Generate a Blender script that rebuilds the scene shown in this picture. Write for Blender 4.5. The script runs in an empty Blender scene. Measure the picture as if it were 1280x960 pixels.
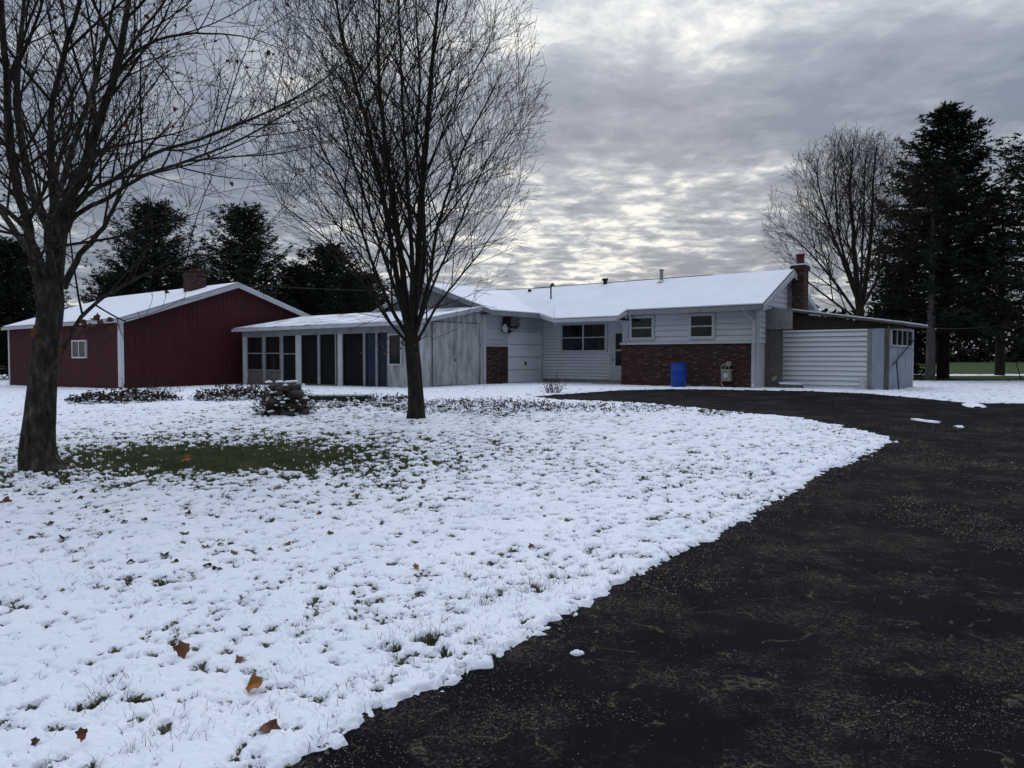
import bpy, math, random
import numpy as np
from mathutils import Vector
random.seed(7); RNG=np.random.default_rng(7)
S=bpy.context.scene
COL=S.collection
# ------------------------------------------------------------------ camera
F=960.0; CAMZ=1.6; PITCH=math.atan(33/960.0)
cam=bpy.data.cameras.new('camera'); co=bpy.data.objects.new('camera',cam); COL.objects.link(co)
cam.sensor_width=36; cam.lens=27; cam.clip_end=5000; cam.clip_start=.05
co.location=(0,0,CAMZ); co.rotation_euler=(math.pi/2-PITCH,0,0); S.camera=co
def ray(px,py):
    x=(px-640)/F; z=(480-py)/F
    return Vector((x, math.cos(PITCH)+z*math.sin(PITCH), -math.sin(PITCH)+z*math.cos(PITCH)))
def at(px,py,Y):
    r=ray(px,py); return Vector((0,0,CAMZ))+r*(Y/r.y)
# ------------------------------------------------------------------ noise / terrain
def sstep(t): t=np.clip(t,0,1); return t*t*(3-2*t)
def hash2(i,j,s):
    n=(i.astype(np.int64)*374761393+j.astype(np.int64)*668265263+s*1442695041)&0xffffffff
    n=((n^(n>>13))*1274126177)&0xffffffff
    return ((n^(n>>16))&0xffffff)/float(0xffffff)
def vnoise(x,y,s=0):
    i=np.floor(x); j=np.floor(y); u=x-i; v=y-j; u=u*u*(3-2*u); v=v*v*(3-2*v)
    a=hash2(i,j,s); b=hash2(i+1,j,s); c=hash2(i,j+1,s); d=hash2(i+1,j+1,s)
    return (a*(1-u)+b*u)*(1-v)+(c*(1-u)+d*u)*v
def fbm(x,y,s=0,o=4,g=.5):
    r=0; a=1; t=0
    for k in range(o):
        r=r+a*vnoise(x*2**k+k*17.3,y*2**k-k*9.1,s+k); t+=a; a*=g
    return r/t
T1=(-6.2,10.1); T2=(-2.09,16.7)
def terrain(x,y):
    x=np.asarray(x,float); y=np.asarray(y,float)
    z=.45*sstep((y-5)/24.0)
    sp=np.log1p(np.exp(np.clip(-x*.7,-30,30)))/.7
    sp=np.minimum(sp,30)
    z=z-.016*sp*sstep((y-12)/18.0)
    z=z+.03*(fbm(x*.25+5,y*.25,3,2)-.5)*sstep((60-y)/20)
    for (cx,cy),h,r in ((T1,.07,.7),(T2,.06,.6)):
        z=z+h*np.exp(-((x-cx)**2+(y-cy)**2)/(r*r))
    return z
def tz(x,y): return float(terrain(x,y))
def gp(px,py):
    r=ray(px,py); t=10
    lo,hi=.5,200
    for _ in range(40):
        m=(lo+hi)/2; p=r*m
        if CAMZ+p.z>tz(p.x,p.y): lo=m
        else: hi=m
    p=r*lo; return Vector((p.x,p.y,tz(p.x,p.y)))
# ------------------------------------------------------------------ house frame
ANG=math.radians(-40); E1=(math.cos(ANG),math.sin(ANG)); E2=(-math.sin(ANG),math.cos(ANG))
OX,OY=9.0,28.3
def HF(a,b,z=0): return Vector((OX+a*E1[0]+b*E2[0], OY+a*E1[1]+b*E2[1], z))
def ua(px,b):       # a along a wall facing the front at b
    k=(px-640)/F; X=OX+b*E2[0]; Y=OY+b*E2[1]
    return (k*Y-X)/(E1[0]-k*E1[1])
def ub(px,a):
    k=(px-640)/F; X=OX+a*E1[0]; Y=OY+a*E1[1]
    return (k*Y-X)/(E2[0]-k*E2[1])
def zz(py,a,b):
    p=HF(a,b); return CAMZ+(447-py)/F*p.y
# ------------------------------------------------------------------ materials
def mat(name): 
    m=bpy.data.materials.new(name); m.use_nodes=True; return m,m.node_tree.nodes,m.node_tree.links,m.node_tree.nodes['Principled BSDF']
def ramp(n,stops):
    r=n.new('ShaderNodeValToRGB'); e=r.color_ramp.elements
    e[0].position=stops[0][0]; e[0].color=(*stops[0][1],1); e[1].position=stops[-1][0]; e[1].color=(*stops[-1][1],1)
    for p,c in stops[1:-1]:
        k=e.new(p); k.color=(*c,1)
    return r
def nmat(name,c1,c2,scale=5,rough=.7,bump=.2,stretch=(1,1,1),metal=0,detail=6,c3=None,spec=.3,bscale=None,coord='Object'):
    m,n,l,b=mat(name)
    tc=n.new('ShaderNodeTexCoord'); mp=n.new('ShaderNodeMapping'); mp.inputs['Scale'].default_value=stretch
    l.new(tc.outputs[coord],mp.inputs[0])
    nz=n.new('ShaderNodeTexNoise'); nz.inputs['Scale'].default_value=scale; nz.inputs['Detail'].default_value=detail; nz.inputs['Roughness'].default_value=.62
    l.new(mp.outputs[0],nz.inputs['Vector'])
    r=ramp(n,[(.3,c1),(.7,c2)] if c3 is None else [(.3,c1),(.55,c2),(.72,c3)])
    l.new(nz.outputs[0],r.inputs[0]); l.new(r.outputs[0],b.inputs['Base Color'])
    b.inputs['Roughness'].default_value=rough; b.inputs['Metallic'].default_value=metal; b.inputs['Specular IOR Level'].default_value=spec
    if bump:
        nb=n.new('ShaderNodeTexNoise'); nb.inputs['Scale'].default_value=bscale or scale*4; nb.inputs['Detail'].default_value=5
        l.new(mp.outputs[0],nb.inputs['Vector'])
        bp=n.new('ShaderNodeBump'); bp.inputs['Strength'].default_value=bump; bp.inputs['Distance'].default_value=.02
        l.new(nb.outputs[0],bp.inputs['Height']); l.new(bp.outputs[0],b.inputs['Normal'])
    return m
M={}
M['siding']=nmat('white_siding',(.44,.47,.51),(.56,.58,.62),1.2,.55,.1,(1,1,3))
M['siding2']=nmat('vinyl_siding',(.60,.63,.68),(.68,.70,.74),1.0,.5,.05)
M['trim']=nmat('white_trim',(.42,.44,.48),(.54,.56,.60),2,.5,.05)
M['plywood']=nmat('weathered_white_plywood',(.16,.16,.155),(.40,.41,.43),1.6,.85,.3,(2.5,2.5,.6),c3=(.55,.56,.58))
M['greyboards']=nmat('grey_boards',(.13,.135,.14),(.22,.225,.24),2,.8,.2,(3,3,.5))
M['fgrey']=nmat('fascia_grey',(.18,.19,.205),(.30,.31,.33),3,.6,.1)
M['woodgrey']=nmat('bare_grey_wood',(.07,.065,.06),(.15,.14,.13),4,.85,.4,(4,4,.5))
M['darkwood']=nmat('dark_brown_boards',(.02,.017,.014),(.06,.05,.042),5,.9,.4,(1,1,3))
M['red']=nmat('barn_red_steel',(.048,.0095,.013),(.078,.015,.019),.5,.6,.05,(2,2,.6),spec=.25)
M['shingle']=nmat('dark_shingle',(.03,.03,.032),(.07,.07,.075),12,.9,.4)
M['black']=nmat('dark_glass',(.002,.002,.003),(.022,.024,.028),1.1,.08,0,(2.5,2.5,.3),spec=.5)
M['screen_shade']=nmat('screen_shade_black',(.006,.006,.006),(.012,.012,.012),3,.8,0,spec=.1)  # near-black colour stands in for the shaded porch interior
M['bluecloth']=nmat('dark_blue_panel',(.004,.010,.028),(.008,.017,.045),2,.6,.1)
M['bluegrey']=nmat('blue_grey_paint',(.22,.26,.33),(.33,.37,.44),1.5,.7,.15,(2,2,.6))
M['galv']=nmat('galvanised_metal',(.25,.26,.27),(.42,.43,.44),6,.45,.05,metal=.7)
M['darkmetal']=nmat('dark_metal',(.015,.015,.016),(.035,.035,.036),8,.5,.05,metal=.3)
M['barrel']=nmat('blue_plastic',(.006,.045,.30),(.010,.065,.40),2,.4,.03)
M['meter']=nmat('beige_meter_paint',(.2,.19,.16),(.33,.31,.26),6,.6,.1)
M['conc']=nmat('concrete',(.16,.16,.155),(.3,.3,.29),4,.9,.2)
M['stone']=nmat('field_stone',(.035,.032,.03),(.12,.11,.10),5,.9,.6)
M['needle']=nmat('needles',(.007,.012,.007),(.020,.030,.016),1.5,.8,0,spec=.15)
M['needle2']=nmat('pine_needles',(.010,.015,.009),(.028,.036,.020),1.5,.8,0,spec=.15)
M['bark']=nmat('bark',(.010,.009,.008),(.048,.044,.038),13,.95,1,(1,1,.38),c3=(.12,.12,.10),bscale=26,spec=.1)
M['bark2']=nmat('smooth_bark',(.012,.011,.010),(.045,.041,.037),11,.95,.9,(1,1,.35),bscale=20,spec=.1)
M['barkpine']=nmat('grey_pine_bark',(.07,.065,.06),(.16,.15,.145),7,.95,.8,(1,1,.35),bscale=14,spec=.1)
M['twig']=nmat('twig_bark',(.022,.018,.016),(.045,.038,.034),6,.9,0,spec=.1)
M['leafA']=nmat('dry_leaf_brown',(.06,.022,.010),(.17,.07,.028),14,.7,.2)
M['leafB']=nmat('dry_leaf_orange',(.16,.06,.012),(.34,.13,.025),14,.7,.2)
M['leafC']=nmat('dry_leaf_dark',(.03,.018,.012),(.07,.04,.025),14,.8,.2)
M['grassblade']=nmat('grass_blades',(.012,.018,.008),(.035,.042,.018),3,.8,0,c3=(.08,.07,.035),spec=.1)
M['weeds']=nmat('dead_weeds',(.016,.013,.010),(.045,.032,.024),5,.9,0,c3=(.10,.06,.04),spec=.1)
M['wood_far']=nmat('far_woodland',(.012,.014,.016),(.030,.028,.028),.15,.95,0,spec=.05)
M['rust']=nmat('rusty_red_clay',(.06,.012,.010),(.09,.02,.016),8,.8,.2)
def snow_mat(name,fine=True):
    m,n,l,b=mat(name)
    tc=n.new('ShaderNodeTexCoord')
    b.inputs['Roughness'].default_value=.75; b.inputs['Specular IOR Level'].default_value=.15
    nz=n.new('ShaderNodeTexNoise'); nz.inputs['Scale'].default_value=1.1; nz.inputs['Detail'].default_value=6
    l.new(tc.outputs['Object'],nz.inputs['Vector'])
    r=ramp(n,[(.3,(.75,.79,.88)),(.7,(.82,.85,.92))]); l.new(nz.outputs[0],r.inputs[0])
    out=r.outputs[0]
    if fine:
        # thin blades and crumbs of litter showing through thin snow
        at_=n.new('ShaderNodeAttribute'); at_.attribute_name='thin'
        n2=n.new('ShaderNodeTexNoise'); n2.inputs['Scale'].default_value=26; n2.inputs['Detail'].default_value=5; n2.inputs['Roughness'].default_value=.75
        l.new(tc.outputs['Object'],n2.inputs['Vector'])
        ad=n.new('ShaderNodeMath'); ad.operation='ADD'; l.new(n2.outputs[0],ad.inputs[0]); l.new(at_.outputs['Fac'],ad.inputs[1])
        r2=ramp(n,[(.68,(0,0,0)),(.76,(1,1,1))]); l.new(ad.outputs[0],r2.inputs[0])
        n3=n.new('ShaderNodeTexNoise'); n3.inputs['Scale'].default_value=9; l.new(tc.outputs['Object'],n3.inputs['Vector'])
        r3=ramp(n,[(.35,(.045,.05,.025)),(.65,(.13,.12,.08))]); l.new(n3.outputs[0],r3.inputs[0])
        mx=n.new('ShaderNodeMixRGB'); l.new(r2.outputs[0],mx.inputs[0]); l.new(out,mx.inputs[1]); l.new(r3.outputs[0],mx.inputs[2]); out=mx.outputs[0]
    l.new(out,b.inputs['Base Color'])
    nb=n.new('ShaderNodeTexNoise'); nb.inputs['Scale'].default_value=18; nb.inputs['Detail'].default_value=8; nb.inputs['Roughness'].default_value=.6
    l.new(tc.outputs['Object'],nb.inputs['Vector'])
    bp=n.new('ShaderNodeBump'); bp.inputs['Strength'].default_value=.55; bp.inputs['Distance'].default_value=.03
    l.new(nb.outputs[0],bp.inputs['Height']); l.new(bp.outputs[0],b.inputs['Normal'])
    return m
def patchy():
    m=nmat('patchy_porch_snow',(.10,.085,.07),(.74,.78,.88),1.1,.8,.3,(1,1,1),c3=(.8,.83,.9),detail=8); return m
M['psnow']=patchy(); M['snow']=snow_mat('lawn_snow'); M['rsnow']=snow_mat('roof_snow',False)
def brick_mat():
    m,n,l,b=mat('stacked_red_brick')
    uv=n.new('ShaderNodeUVMap')
    br=n.new('ShaderNodeTexBrick'); br.inputs['Scale'].default_value=1; br.inputs['Brick Width'].default_value=.27; br.inputs['Row Height'].default_value=.07
    br.inputs['Mortar Size'].default_value=.008; br.inputs['Color1'].default_value=(.072,.020,.017,1); br.inputs['Color2'].default_value=(.010,.007,.007,1)
    br.inputs['Mortar'].default_value=(.008,.007,.007,1); br.inputs['Bias'].default_value=-.1
    l.new(uv.outputs[0],br.inputs['Vector'])
    mp=n.new('ShaderNodeMapping'); mp.inputs['Scale'].default_value=(3.7,14.3,1); l.new(uv.outputs[0],mp.inputs[0])
    wn=n.new('ShaderNodeTexNoise'); wn.inputs['Scale'].default_value=1.0; wn.inputs['Detail'].default_value=1; l.new(mp.outputs[0],wn.inputs['Vector'])
    r=ramp(n,[(.62,(0,0,0)),(.68,(1,1,1))]); l.new(wn.outputs[0],r.inputs[0])
    mx=n.new('ShaderNodeMixRGB'); l.new(r.outputs[0],mx.inputs[0]); l.new(br.outputs[0],mx.inputs[1]); mx.inputs[2].default_value=(.13,.085,.07,1)
    l.new(mx.outputs[0],b.inputs['Base Color']); b.inputs['Roughness'].default_value=.85
    bp=n.new('ShaderNodeBump'); bp.inputs['Strength'].default_value=.6; bp.inputs['Distance'].default_value=.02; bp.invert=True
    l.new(br.outputs['Fac'],bp.inputs['Height']); l.new(bp.outputs[0],b.inputs['Normal'])
    return m
M['brick']=brick_mat()
def asphalt_mat():
    m,n,l,b=mat('old_asphalt')
    tc=n.new('ShaderNodeTexCoord')
    def noise(sc,det=6,ro=.6):
        k=n.new('ShaderNodeTexNoise'); k.inputs['Scale'].default_value=sc; k.inputs['Detail'].default_value=det; k.inputs['Roughness'].default_value=ro
        l.new(tc.outputs['Object'],k.inputs['Vector']); return k
    base=ramp(n,[(.3,(.0035,.0037,.0065)),(.7,(.0085,.0083,.0115))]); l.new(noise(1.5).outputs[0],base.inputs[0])
    # gritty worn patches: large mask x fine aggregate
    big=noise(1.15,5,.7); br=ramp(n,[(.48,(0,0,0)),(.60,(1,1,1))]); l.new(big.outputs[0],br.inputs[0])
    fine=noise(55,4,.85); fr=ramp(n,[(.50,(0,0,0)),(.60,(1,1,1))]); l.new(fine.outputs[0],fr.inputs[0])
    mu=n.new('ShaderNodeMath'); mu.operation='MULTIPLY'; l.new(br.outputs[0],mu.inputs[0]); l.new(fr.outputs[0],mu.inputs[1])
    mx=n.new('ShaderNodeMixRGB'); l.new(mu.outputs[0],mx.inputs[0]); l.new(base.outputs[0],mx.inputs[1]); mx.inputs[2].default_value=(.080,.070,.056,1)
    # cracks
    wv=noise(2.2,4,.6); sc=n.new('ShaderNodeVectorMath'); sc.operation='SCALE'; sc.inputs['Scale'].default_value=.55; l.new(wv.outputs['Color'],sc.inputs[0])
    av=n.new('ShaderNodeVectorMath'); l.new(tc.outputs['Object'],av.inputs[0]); l.new(sc.outputs[0],av.inputs[1])
    vo=n.new('ShaderNodeTexVoronoi'); vo.feature='DISTANCE_TO_EDGE'; vo.inputs['Scale'].default_value=2.0; l.new(av.outputs[0],vo.inputs['Vector'])
    cr=ramp(n,[(.0,(1,1,1)),(.024,(0,0,0))]); l.new(vo.outputs['Distance'],cr.inputs[0])
    cm=noise(5,4); cmr=ramp(n,[(.50,(0,0,0)),(.58,(1,1,1))]); l.new(cm.outputs[0],cmr.inputs[0])
    m2=n.new('ShaderNodeMath'); m2.operation='MULTIPLY'; l.new(cr.outputs[0],m2.inputs[0]); l.new(cmr.outputs[0],m2.inputs[1])
    mx2=n.new('ShaderNodeMixRGB'); l.new(m2.outputs[0],mx2.inputs[0]); l.new(mx.outputs[0],mx2.inputs[1])
    cc=ramp(n,[(.42,(.003,.003,.004)),(.5,(.10,.084,.06))]); l.new(noise(60,4,.8).outputs[0],cc.inputs[0]); l.new(cc.outputs[0],mx2.inputs[2])
    l.new(mx2.outputs[0],b.inputs['Base Color'])
    b.inputs['Roughness'].default_value=1; b.inputs['Specular IOR Level'].default_value=.06
    bp=n.new('ShaderNodeBump'); bp.inputs['Strength'].default_value=.6; bp.inputs['Distance'].default_value=.012
    l.new(noise(70,4,.7).outputs[0],bp.inputs['Height']); l.new(bp.outputs[0],b.inputs['Normal'])
    return m
M['asphalt']=asphalt_mat()
M['ground']=nmat('winter_grass',(.012,.016,.006),(.026,.038,.011),2.2,.95,.8,c3=(.055,.05,.025),bscale=60,spec=.05)
# ------------------------------------------------------------------ object helpers
def tag(o,label=None,cat=None,group=None,kind=None):
    if label: o['label']=label
    if cat: o['category']=cat
    if group: o['group']=group
    if kind: o['kind']=kind
    return o
def np_mesh(name,V,Fs,m=None,smooth=False,attr=None):
    """V (n,3); Fs list of (k,3|4) arrays"""
    me=bpy.data.meshes.new(name); V=np.asarray(V,np.float32)
    me.vertices.add(len(V)); me.vertices.foreach_set('co',V.ravel())
    Fs=[np.asarray(f,np.int32) for f in Fs if len(f)]
    tot=sum(len(f) for f in Fs); L=sum(f.size for f in Fs)
    me.loops.add(L); me.polygons.add(tot)
    me.loops.foreach_set('vertex_index',np.concatenate([f.ravel() for f in Fs]))
    st=[];c=0
    for f in Fs:
        st.append(c+np.arange(len(f),dtype=np.int32)*f.shape[1]); c+=f.size
    me.polygons.foreach_set('loop_start',np.concatenate(st).astype(np.int32))
    if smooth: me.polygons.foreach_set('use_smooth',np.ones(tot,bool))
    me.update(calc_edges=True); me.validate()
    if attr is not None:
        a=me.attributes.new('thin','FLOAT','POINT'); a.data.foreach_set('value',np.asarray(attr,np.float32))
    if m: me.materials.append(m)
    return me
def link(name,me,parent=None):
    o=bpy.data.objects.new(name,me); COL.objects.link(o)
    if parent: o.parent=parent
    return o
class Thing:
    def __init__(s,name,label,cat,base,hf=False,group=None):
        o=bpy.data.objects.new(name,None); COL.objects.link(o); o.empty_display_size=.3
        s.base=Vector(base); s.o=o; s.hf=hf
        if hf: o.location=HF(*base); o.rotation_euler=(0,0,ANG)
        else: o.location=base
        tag(o,label,cat,group)
class MB:
    def __init__(s): s.v=[]; s.f=[]
    def add(s,vs,fs):
        k=len(s.v); s.v+=[tuple(v) for v in vs]; s.f+=[tuple(i+k for i in f) for f in fs]; return s
    def box(s,x0,x1,y0,y1,z0,z1):
        x0,x1=sorted((x0,x1)); y0,y1=sorted((y0,y1)); z0,z1=sorted((z0,z1))
        return s.add([(x0,y0,z0),(x1,y0,z0),(x1,y1,z0),(x0,y1,z0),(x0,y0,z1),(x1,y0,z1),(x1,y1,z1),(x0,y1,z1)],
            [(0,3,2,1),(4,5,6,7),(0,1,5,4),(1,2,6,5),(2,3,7,6),(3,0,4,7)])
    def P(s,pl,u0,u1,o0,o1,z0,z1):      # box on a wall plane: ('f', b) faces front, ('s', a) faces right
        k,c=pl
        return s.box(u0,u1,c-o0,c-o1,z0,z1) if k=='f' else s.box(c+o0,c+o1,u0,u1,z0,z1)
    def slab(s,top,t,up=False):
        n=len(top); lo=[(x,y,z-t) for x,y,z in top]
        return s.add(list(top)+lo,[tuple(range(n)),tuple(range(2*n-1,n-1,-1))]+[(i,i+n,(i+1)%n+n,(i+1)%n) for i in range(n)])
    def prism(s,poly,d):               # poly 3D loop extruded by vector d
        n=len(poly); q=[(x+d[0],y+d[1],z+d[2]) for x,y,z in poly]
        return s.add(list(poly)+q,[tuple(range(n)),tuple(range(2*n-1,n-1,-1))]+[(i,i+n,(i+1)%n+n,(i+1)%n) for i in range(n)])
    def cyl(s,p0,p1,r0,r1=None,n=12,cap=True):
        r1=r0 if r1 is None else r1; p0=Vector(p0);p1=Vector(p1); t=(p1-p0).normalized()
        r=Vector((0,0,1)) if abs(t.z)<.9 else Vector((1,0,0)); u=t.cross(r).normalized(); w=t.cross(u)
        vs=[p0+(u*math.cos(2*math.pi*i/n)+w*math.sin(2*math.pi*i/n))*r0 for i in range(n)]+[p1+(u*math.cos(2*math.pi*i/n)+w*math.sin(2*math.pi*i/n))*r1 for i in range(n)]
        fs=[(i,(i+1)%n,(i+1)%n+n,i+n) for i in range(n)]
        if cap: fs+=[tuple(range(n-1,-1,-1)),tuple(range(n,2*n))]
        return s.add(vs,fs)
    def pipe(s,pts,r,n=8):
        for a,b in zip(pts[:-1],pts[1:]): s.cyl(a,b,r,r,n)
        return s
    def lathe(s,c,prof,n=24):
        vs=[];fs=[]
        for r,z in prof: vs+=[(c[0]+r*math.cos(2*math.pi*i/n),c[1]+r*math.sin(2*math.pi*i/n),c[2]+z) for i in range(n)]
        for k in range(len(prof)-1):
            fs+=[(k*n+i,k*n+(i+1)%n,(k+1)*n+(i+1)%n,(k+1)*n+i) for i in range(n)]
        fs+=[tuple(range(n-1,-1,-1)),tuple(range((len(prof)-1)*n,len(prof)*n))]
        return s.add(vs,fs)
    def lap(s,pl,u0,u1,z0,z1,e,th=.03,clip=None,gv=.014):
        """overlapping boards; clip(z)->(u0,u1)"""
        z=z0; k,c=pl
        while z<z1-1e-4:
            zt=min(z+e,z1)
            if clip: a,b=clip(zt); a=max(a,u0); b=min(b,u1)
            else: a,b=u0,u1
            if b-a>.02:
                pr=[(0,z+gv),(th+.004,z+gv),(.004,zt),(0,zt)]
                if k=='f': poly=[(a,c-o,q) for o,q in pr]; d=(b-a,0,0)
                else: poly=[(c+o,a,q) for o,q in pr]; d=(0,b-a,0)
                s.prism(poly,d)
            z=zt
        return s
    def ribs(s,pl,u0,u1,z0,zt,pitch=.3,dep=.025,w=.05):
        k,c=pl; us=[];u=u0; prof=[]
        while u<u1-1e-6:
            prof+=[(u,0),(min(u+pitch-2*w,u1),0),(min(u+pitch-w*1.6,u1),dep),(min(u+pitch-w*.6,u1),dep)]; u+=pitch
        prof.append((u1,0)); vs=[]
        for (u,o) in prof:
            for z in (z0,zt(u)):
                vs.append((u,c-o,z) if k=='f' else (c+o,u,z))
        return s.add(vs,[(2*i,2*i+2,2*i+3,2*i+1) for i in range(len(prof)-1) if prof[i+1][0]-prof[i][0]>1e-6])
    def build(s,name,m,thing,parent=None,label=None,smooth=False,bevel=0):
        b=thing.base if thing else Vector((0,0,0))
        me=bpy.data.meshes.new(name); me.from_pydata([(x-b.x,y-b.y,z-b.z) for x,y,z in s.v],[],s.f)
        uv=me.uv_layers.new(name='UVMap'); 
        for p in me.polygons:
            nn=p.normal
            for li in p.loop_indices:
                v=me.vertices[me.loops[li].vertex_index].co
                if abs(nn.z)>.8: uv.data[li].uv=(v.x,v.y)
                elif abs(nn.x)>abs(nn.y): uv.data[li].uv=(v.y,v.z)
                else: uv.data[li].uv=(v.x,v.z)
            p.use_smooth=smooth
        me.materials.append(M[m]); me.validate()
        o=link(name,me,parent or (thing.o if thing else None))
        if label: o['label']=label
        return o
def window(th,pl,u0,u1,z0,z1,cols=1,rows=2,fw=.07,label=None,frame='trim',name='window',out=.06,trim=0):
    f=MB()
    if trim:
        f.P(pl,u0-fw-trim,u0-fw,0,out+.015,z0-fw-trim,z1+fw+trim).P(pl,u1+fw,u1+fw+trim,0,out+.015,z0-fw-trim,z1+fw+trim)
        f.P(pl,u0-fw,u1+fw,0,out+.013,z1+fw,z1+fw+trim).P(pl,u0-fw,u1+fw,0,out+.013,z0-fw-trim,z0-fw)
    f.P(pl,u0-fw,u0,0,out+.03,z0-fw,z1+fw).P(pl,u1,u1+fw,0,out+.03,z0-fw,z1+fw)
    f.P(pl,u0,u1,0,out+.028,z1,z1+fw).P(pl,u0,u1,0,out+.028,z0-fw,z0)
    for i in range(1,cols):
        u=u0+(u1-u0)*i/cols; f.P(pl,u-fw*.5,u+fw*.5,0,out+.026,z0,z1)
    for j in range(1,rows):
        z=z0+(z1-z0)*j/rows; f.P(pl,u0,u1,0,out+.02,z-.022,z+.022)
    o=f.build(name,frame,th,label=label)
    MB().P(pl,u0+.002,u1-.002,-.01,out,z0+.002,z1-.002).build('pane','black',th,parent=o)
    return o
# ================================================================== GROUND
# driveway outline (ground positions)
dpx=[(250,1000),(310,978),(370,957),(415,940),(438,934),(440,915),(452,900),(500,880),(560,858),(640,815),(700,775),(800,720),(880,680),(950,640),(1010,603),(1060,578),(1098,562),(1113,553),(1106,546),(1060,536),(1000,523),(900,514),(800,504),(700,500),(662,496.5),(720,491.5),(780,488),(840,486.5),(945,488),(1010,489),(1080,492),(1150,498),(1210,504),(1280,504.5),(1400,506)]
DP=[tuple(gp(*p)[:2]) for p in dpx]+[(60,22),(60,-12),(-1.2,-12)]
def inside(x,y,P):
    c=np.zeros(x.shape,bool)
    for (x0,y0),(x1,y1) in zip(P,P[1:]+P[:1]):
        if y0==y1: continue
        c^=((y0>y)!=(y1>y))&(x<(x1-x0)*(y-y0)/(y1-y0)+x0)
    return c
def sdist(x,y,P):
    d=np.full(x.shape,1e9)
    for (x0,y0),(x1,y1) in zip(P,P[1:]+P[:1]):
        dx,dy=x1-x0,y1-y0; t=np.clip(((x-x0)*dx+(y-y0)*dy)/(dx*dx+dy*dy),0,1)
        d=np.minimum(d,np.hypot(x-x0-t*dx,y-y0-t*dy))
    return np.where(inside(x,y,P),-d,d)
def grid_faces(nr,nc):
    i=np.arange(nr-1)[:,None]*nc+np.arange(nc-1)[None,:]
    return np.stack([i,i+1,i+nc+1,i+nc],-1).reshape(-1,4)
# base ground sheet to the horizon
gx=np.concatenate([-np.geomspace(60,1500,30)[::-1],np.linspace(-59,59,237),np.geomspace(60,1500,30)])
gy=np.concatenate([[-300,-80],np.linspace(-30,90,241),np.geomspace(91,2500,40)])
X,Y=np.meshgrid(gx,gy); Z=terrain(X,Y)
o=link('ground',np_mesh('ground',np.stack([X,Y,Z],-1).reshape(-1,3),[grid_faces(*X.shape)],M['ground'],True)); tag(o,kind='structure')
# driveway sheet
gx=np.linspace(-3,40,300); gy=np.linspace(-10,34,300)
X,Y=np.meshgrid(gx,gy); sd=sdist(X,Y,DP); fc=grid_faces(*X.shape)
keep=(sd.ravel()[fc].min(1)<.12); 
V=np.stack([X,Y,terrain(X,Y)+.006],-1).reshape(-1,3)
used=np.unique(fc[keep]); mp_=np.full(len(V),-1); mp_[used]=np.arange(len(used))
o=link('driveway',np_mesh('driveway',V[used],[mp_[fc[keep]]],M['asphalt'],True)); tag(o,kind='structure')
# green field beyond the yard
M['field']=nmat('green_field',(.018,.034,.009),(.036,.062,.016),.6,.95,.3,bscale=30,spec=.05)
gx=np.linspace(9,320,160); gy=np.concatenate([np.linspace(41,60,20),np.geomspace(61,200,60)])
X,Y=np.meshgrid(gx,gy)
o=link('field',np_mesh('field',np.stack([X,Y,terrain(X,Y)+.012],-1).reshape(-1,3),[grid_faces(*X.shape)],M['field'],True)); tag(o,kind='structure')
# snow sheet
def blob(x,y,cx,cy,rx,ry): return np.exp(-(((x-cx)/rx)**2+((y-cy)/ry)**2))
TUFTS=[]
for px,py,tr in ((111,890,.07),(140,872,.08),(540,806,.06),(490,818,.06),(605,762,.05),(672,738,.08),(372,790,.04),(135,728,.07),(208,733,.07),(187,757,.06),(20,762,.07),(590,717,.07),(85,745,.06),(740,690,.08),(620,750,.06),(885,520,.2),(70,690,.1),(210,733,.06)):
    q=gp(px,py); TUFTS.append((q.x,q.y,tr))
def snow_thick(X,Y):
    sd=sdist(X,Y,DP)
    jit=.12*(fbm(X*2.2,Y*2.2,11,4)-.5)+.20*(fbm(X*10,Y*10,12,3,.7)-.5)
    s=sd+jit*np.clip(Y/6,.9,2.0)
    # cover: threshold under which the grass shows
    w1=blob(X,Y,-4.5,11.3,2.1,1.15); w2=blob(X,Y,-4.4,12.2,4.2,2.7); w3=blob(X,Y,-1.5,19.5,6,2.6)
    p=gp(505,505); w4=blob(X,Y,p.x-1.2,p.y,2.0,1.6)
    thr=.338+.035*sstep((Y-5)/5)+.02*sstep((Y-11)/6)+.22*w1+.20*w2+.07*w3+.11*w4
    thr=thr+.03*(fbm(X*.45,Y*.45,31,3)-.5)*2-.012*sstep((Y-4)/3)*(Y<9)
    edge=np.exp(-np.clip(sd,0,9)/.9)
    thr=thr+.012*edge*(Y<16)
    fr=np.where(Y<9,11.,8.5); nf=.88*fbm(X*13,Y*10,21,4,.78)+.12*fbm(X*1.3,Y*1.3,22,3)
    for (tx,ty,tr) in TUFTS: thr=thr+.14*np.exp(-((X-tx)**2+(Y-ty)**2)/(tr*tr))
    # clean covered slab by the house
    L=nf-thr
    T=np.where(L>0,.040*(1-np.exp(-L/.06)),L*.5)
    T=T+.012*(fbm(X*2.5,Y*2.5,41,4)-.5)*(T>0)+.006*(fbm(X*14,Y*14,42,2)-.5)
    e=np.where(s>0,.052*(1-np.exp(-s/.045)),np.maximum(s,-.12)*.6-.004)
    T=np.minimum(T,e)
    # right-hand far field: snow ends, green field, one white strip
    far=sstep((38.5+2*(fbm(X*.2,Y*.2,51,2)-.5)-Y)/1.5)*(X>8)+(X<=8)
    strip=np.exp(-((Y-50)/2.2)**4)*(X>8)
    cov=np.maximum(far,strip)
    T=np.where(cov>.5,T,-.05)
    return T,thr,L,s
ratio=.0036
nr=int(math.log(75/1.6)/ratio)+1
ys=1.6*np.exp(np.arange(nr)*ratio*1.0); ks=np.arange(-1.2,1.2001,.0036)
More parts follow.
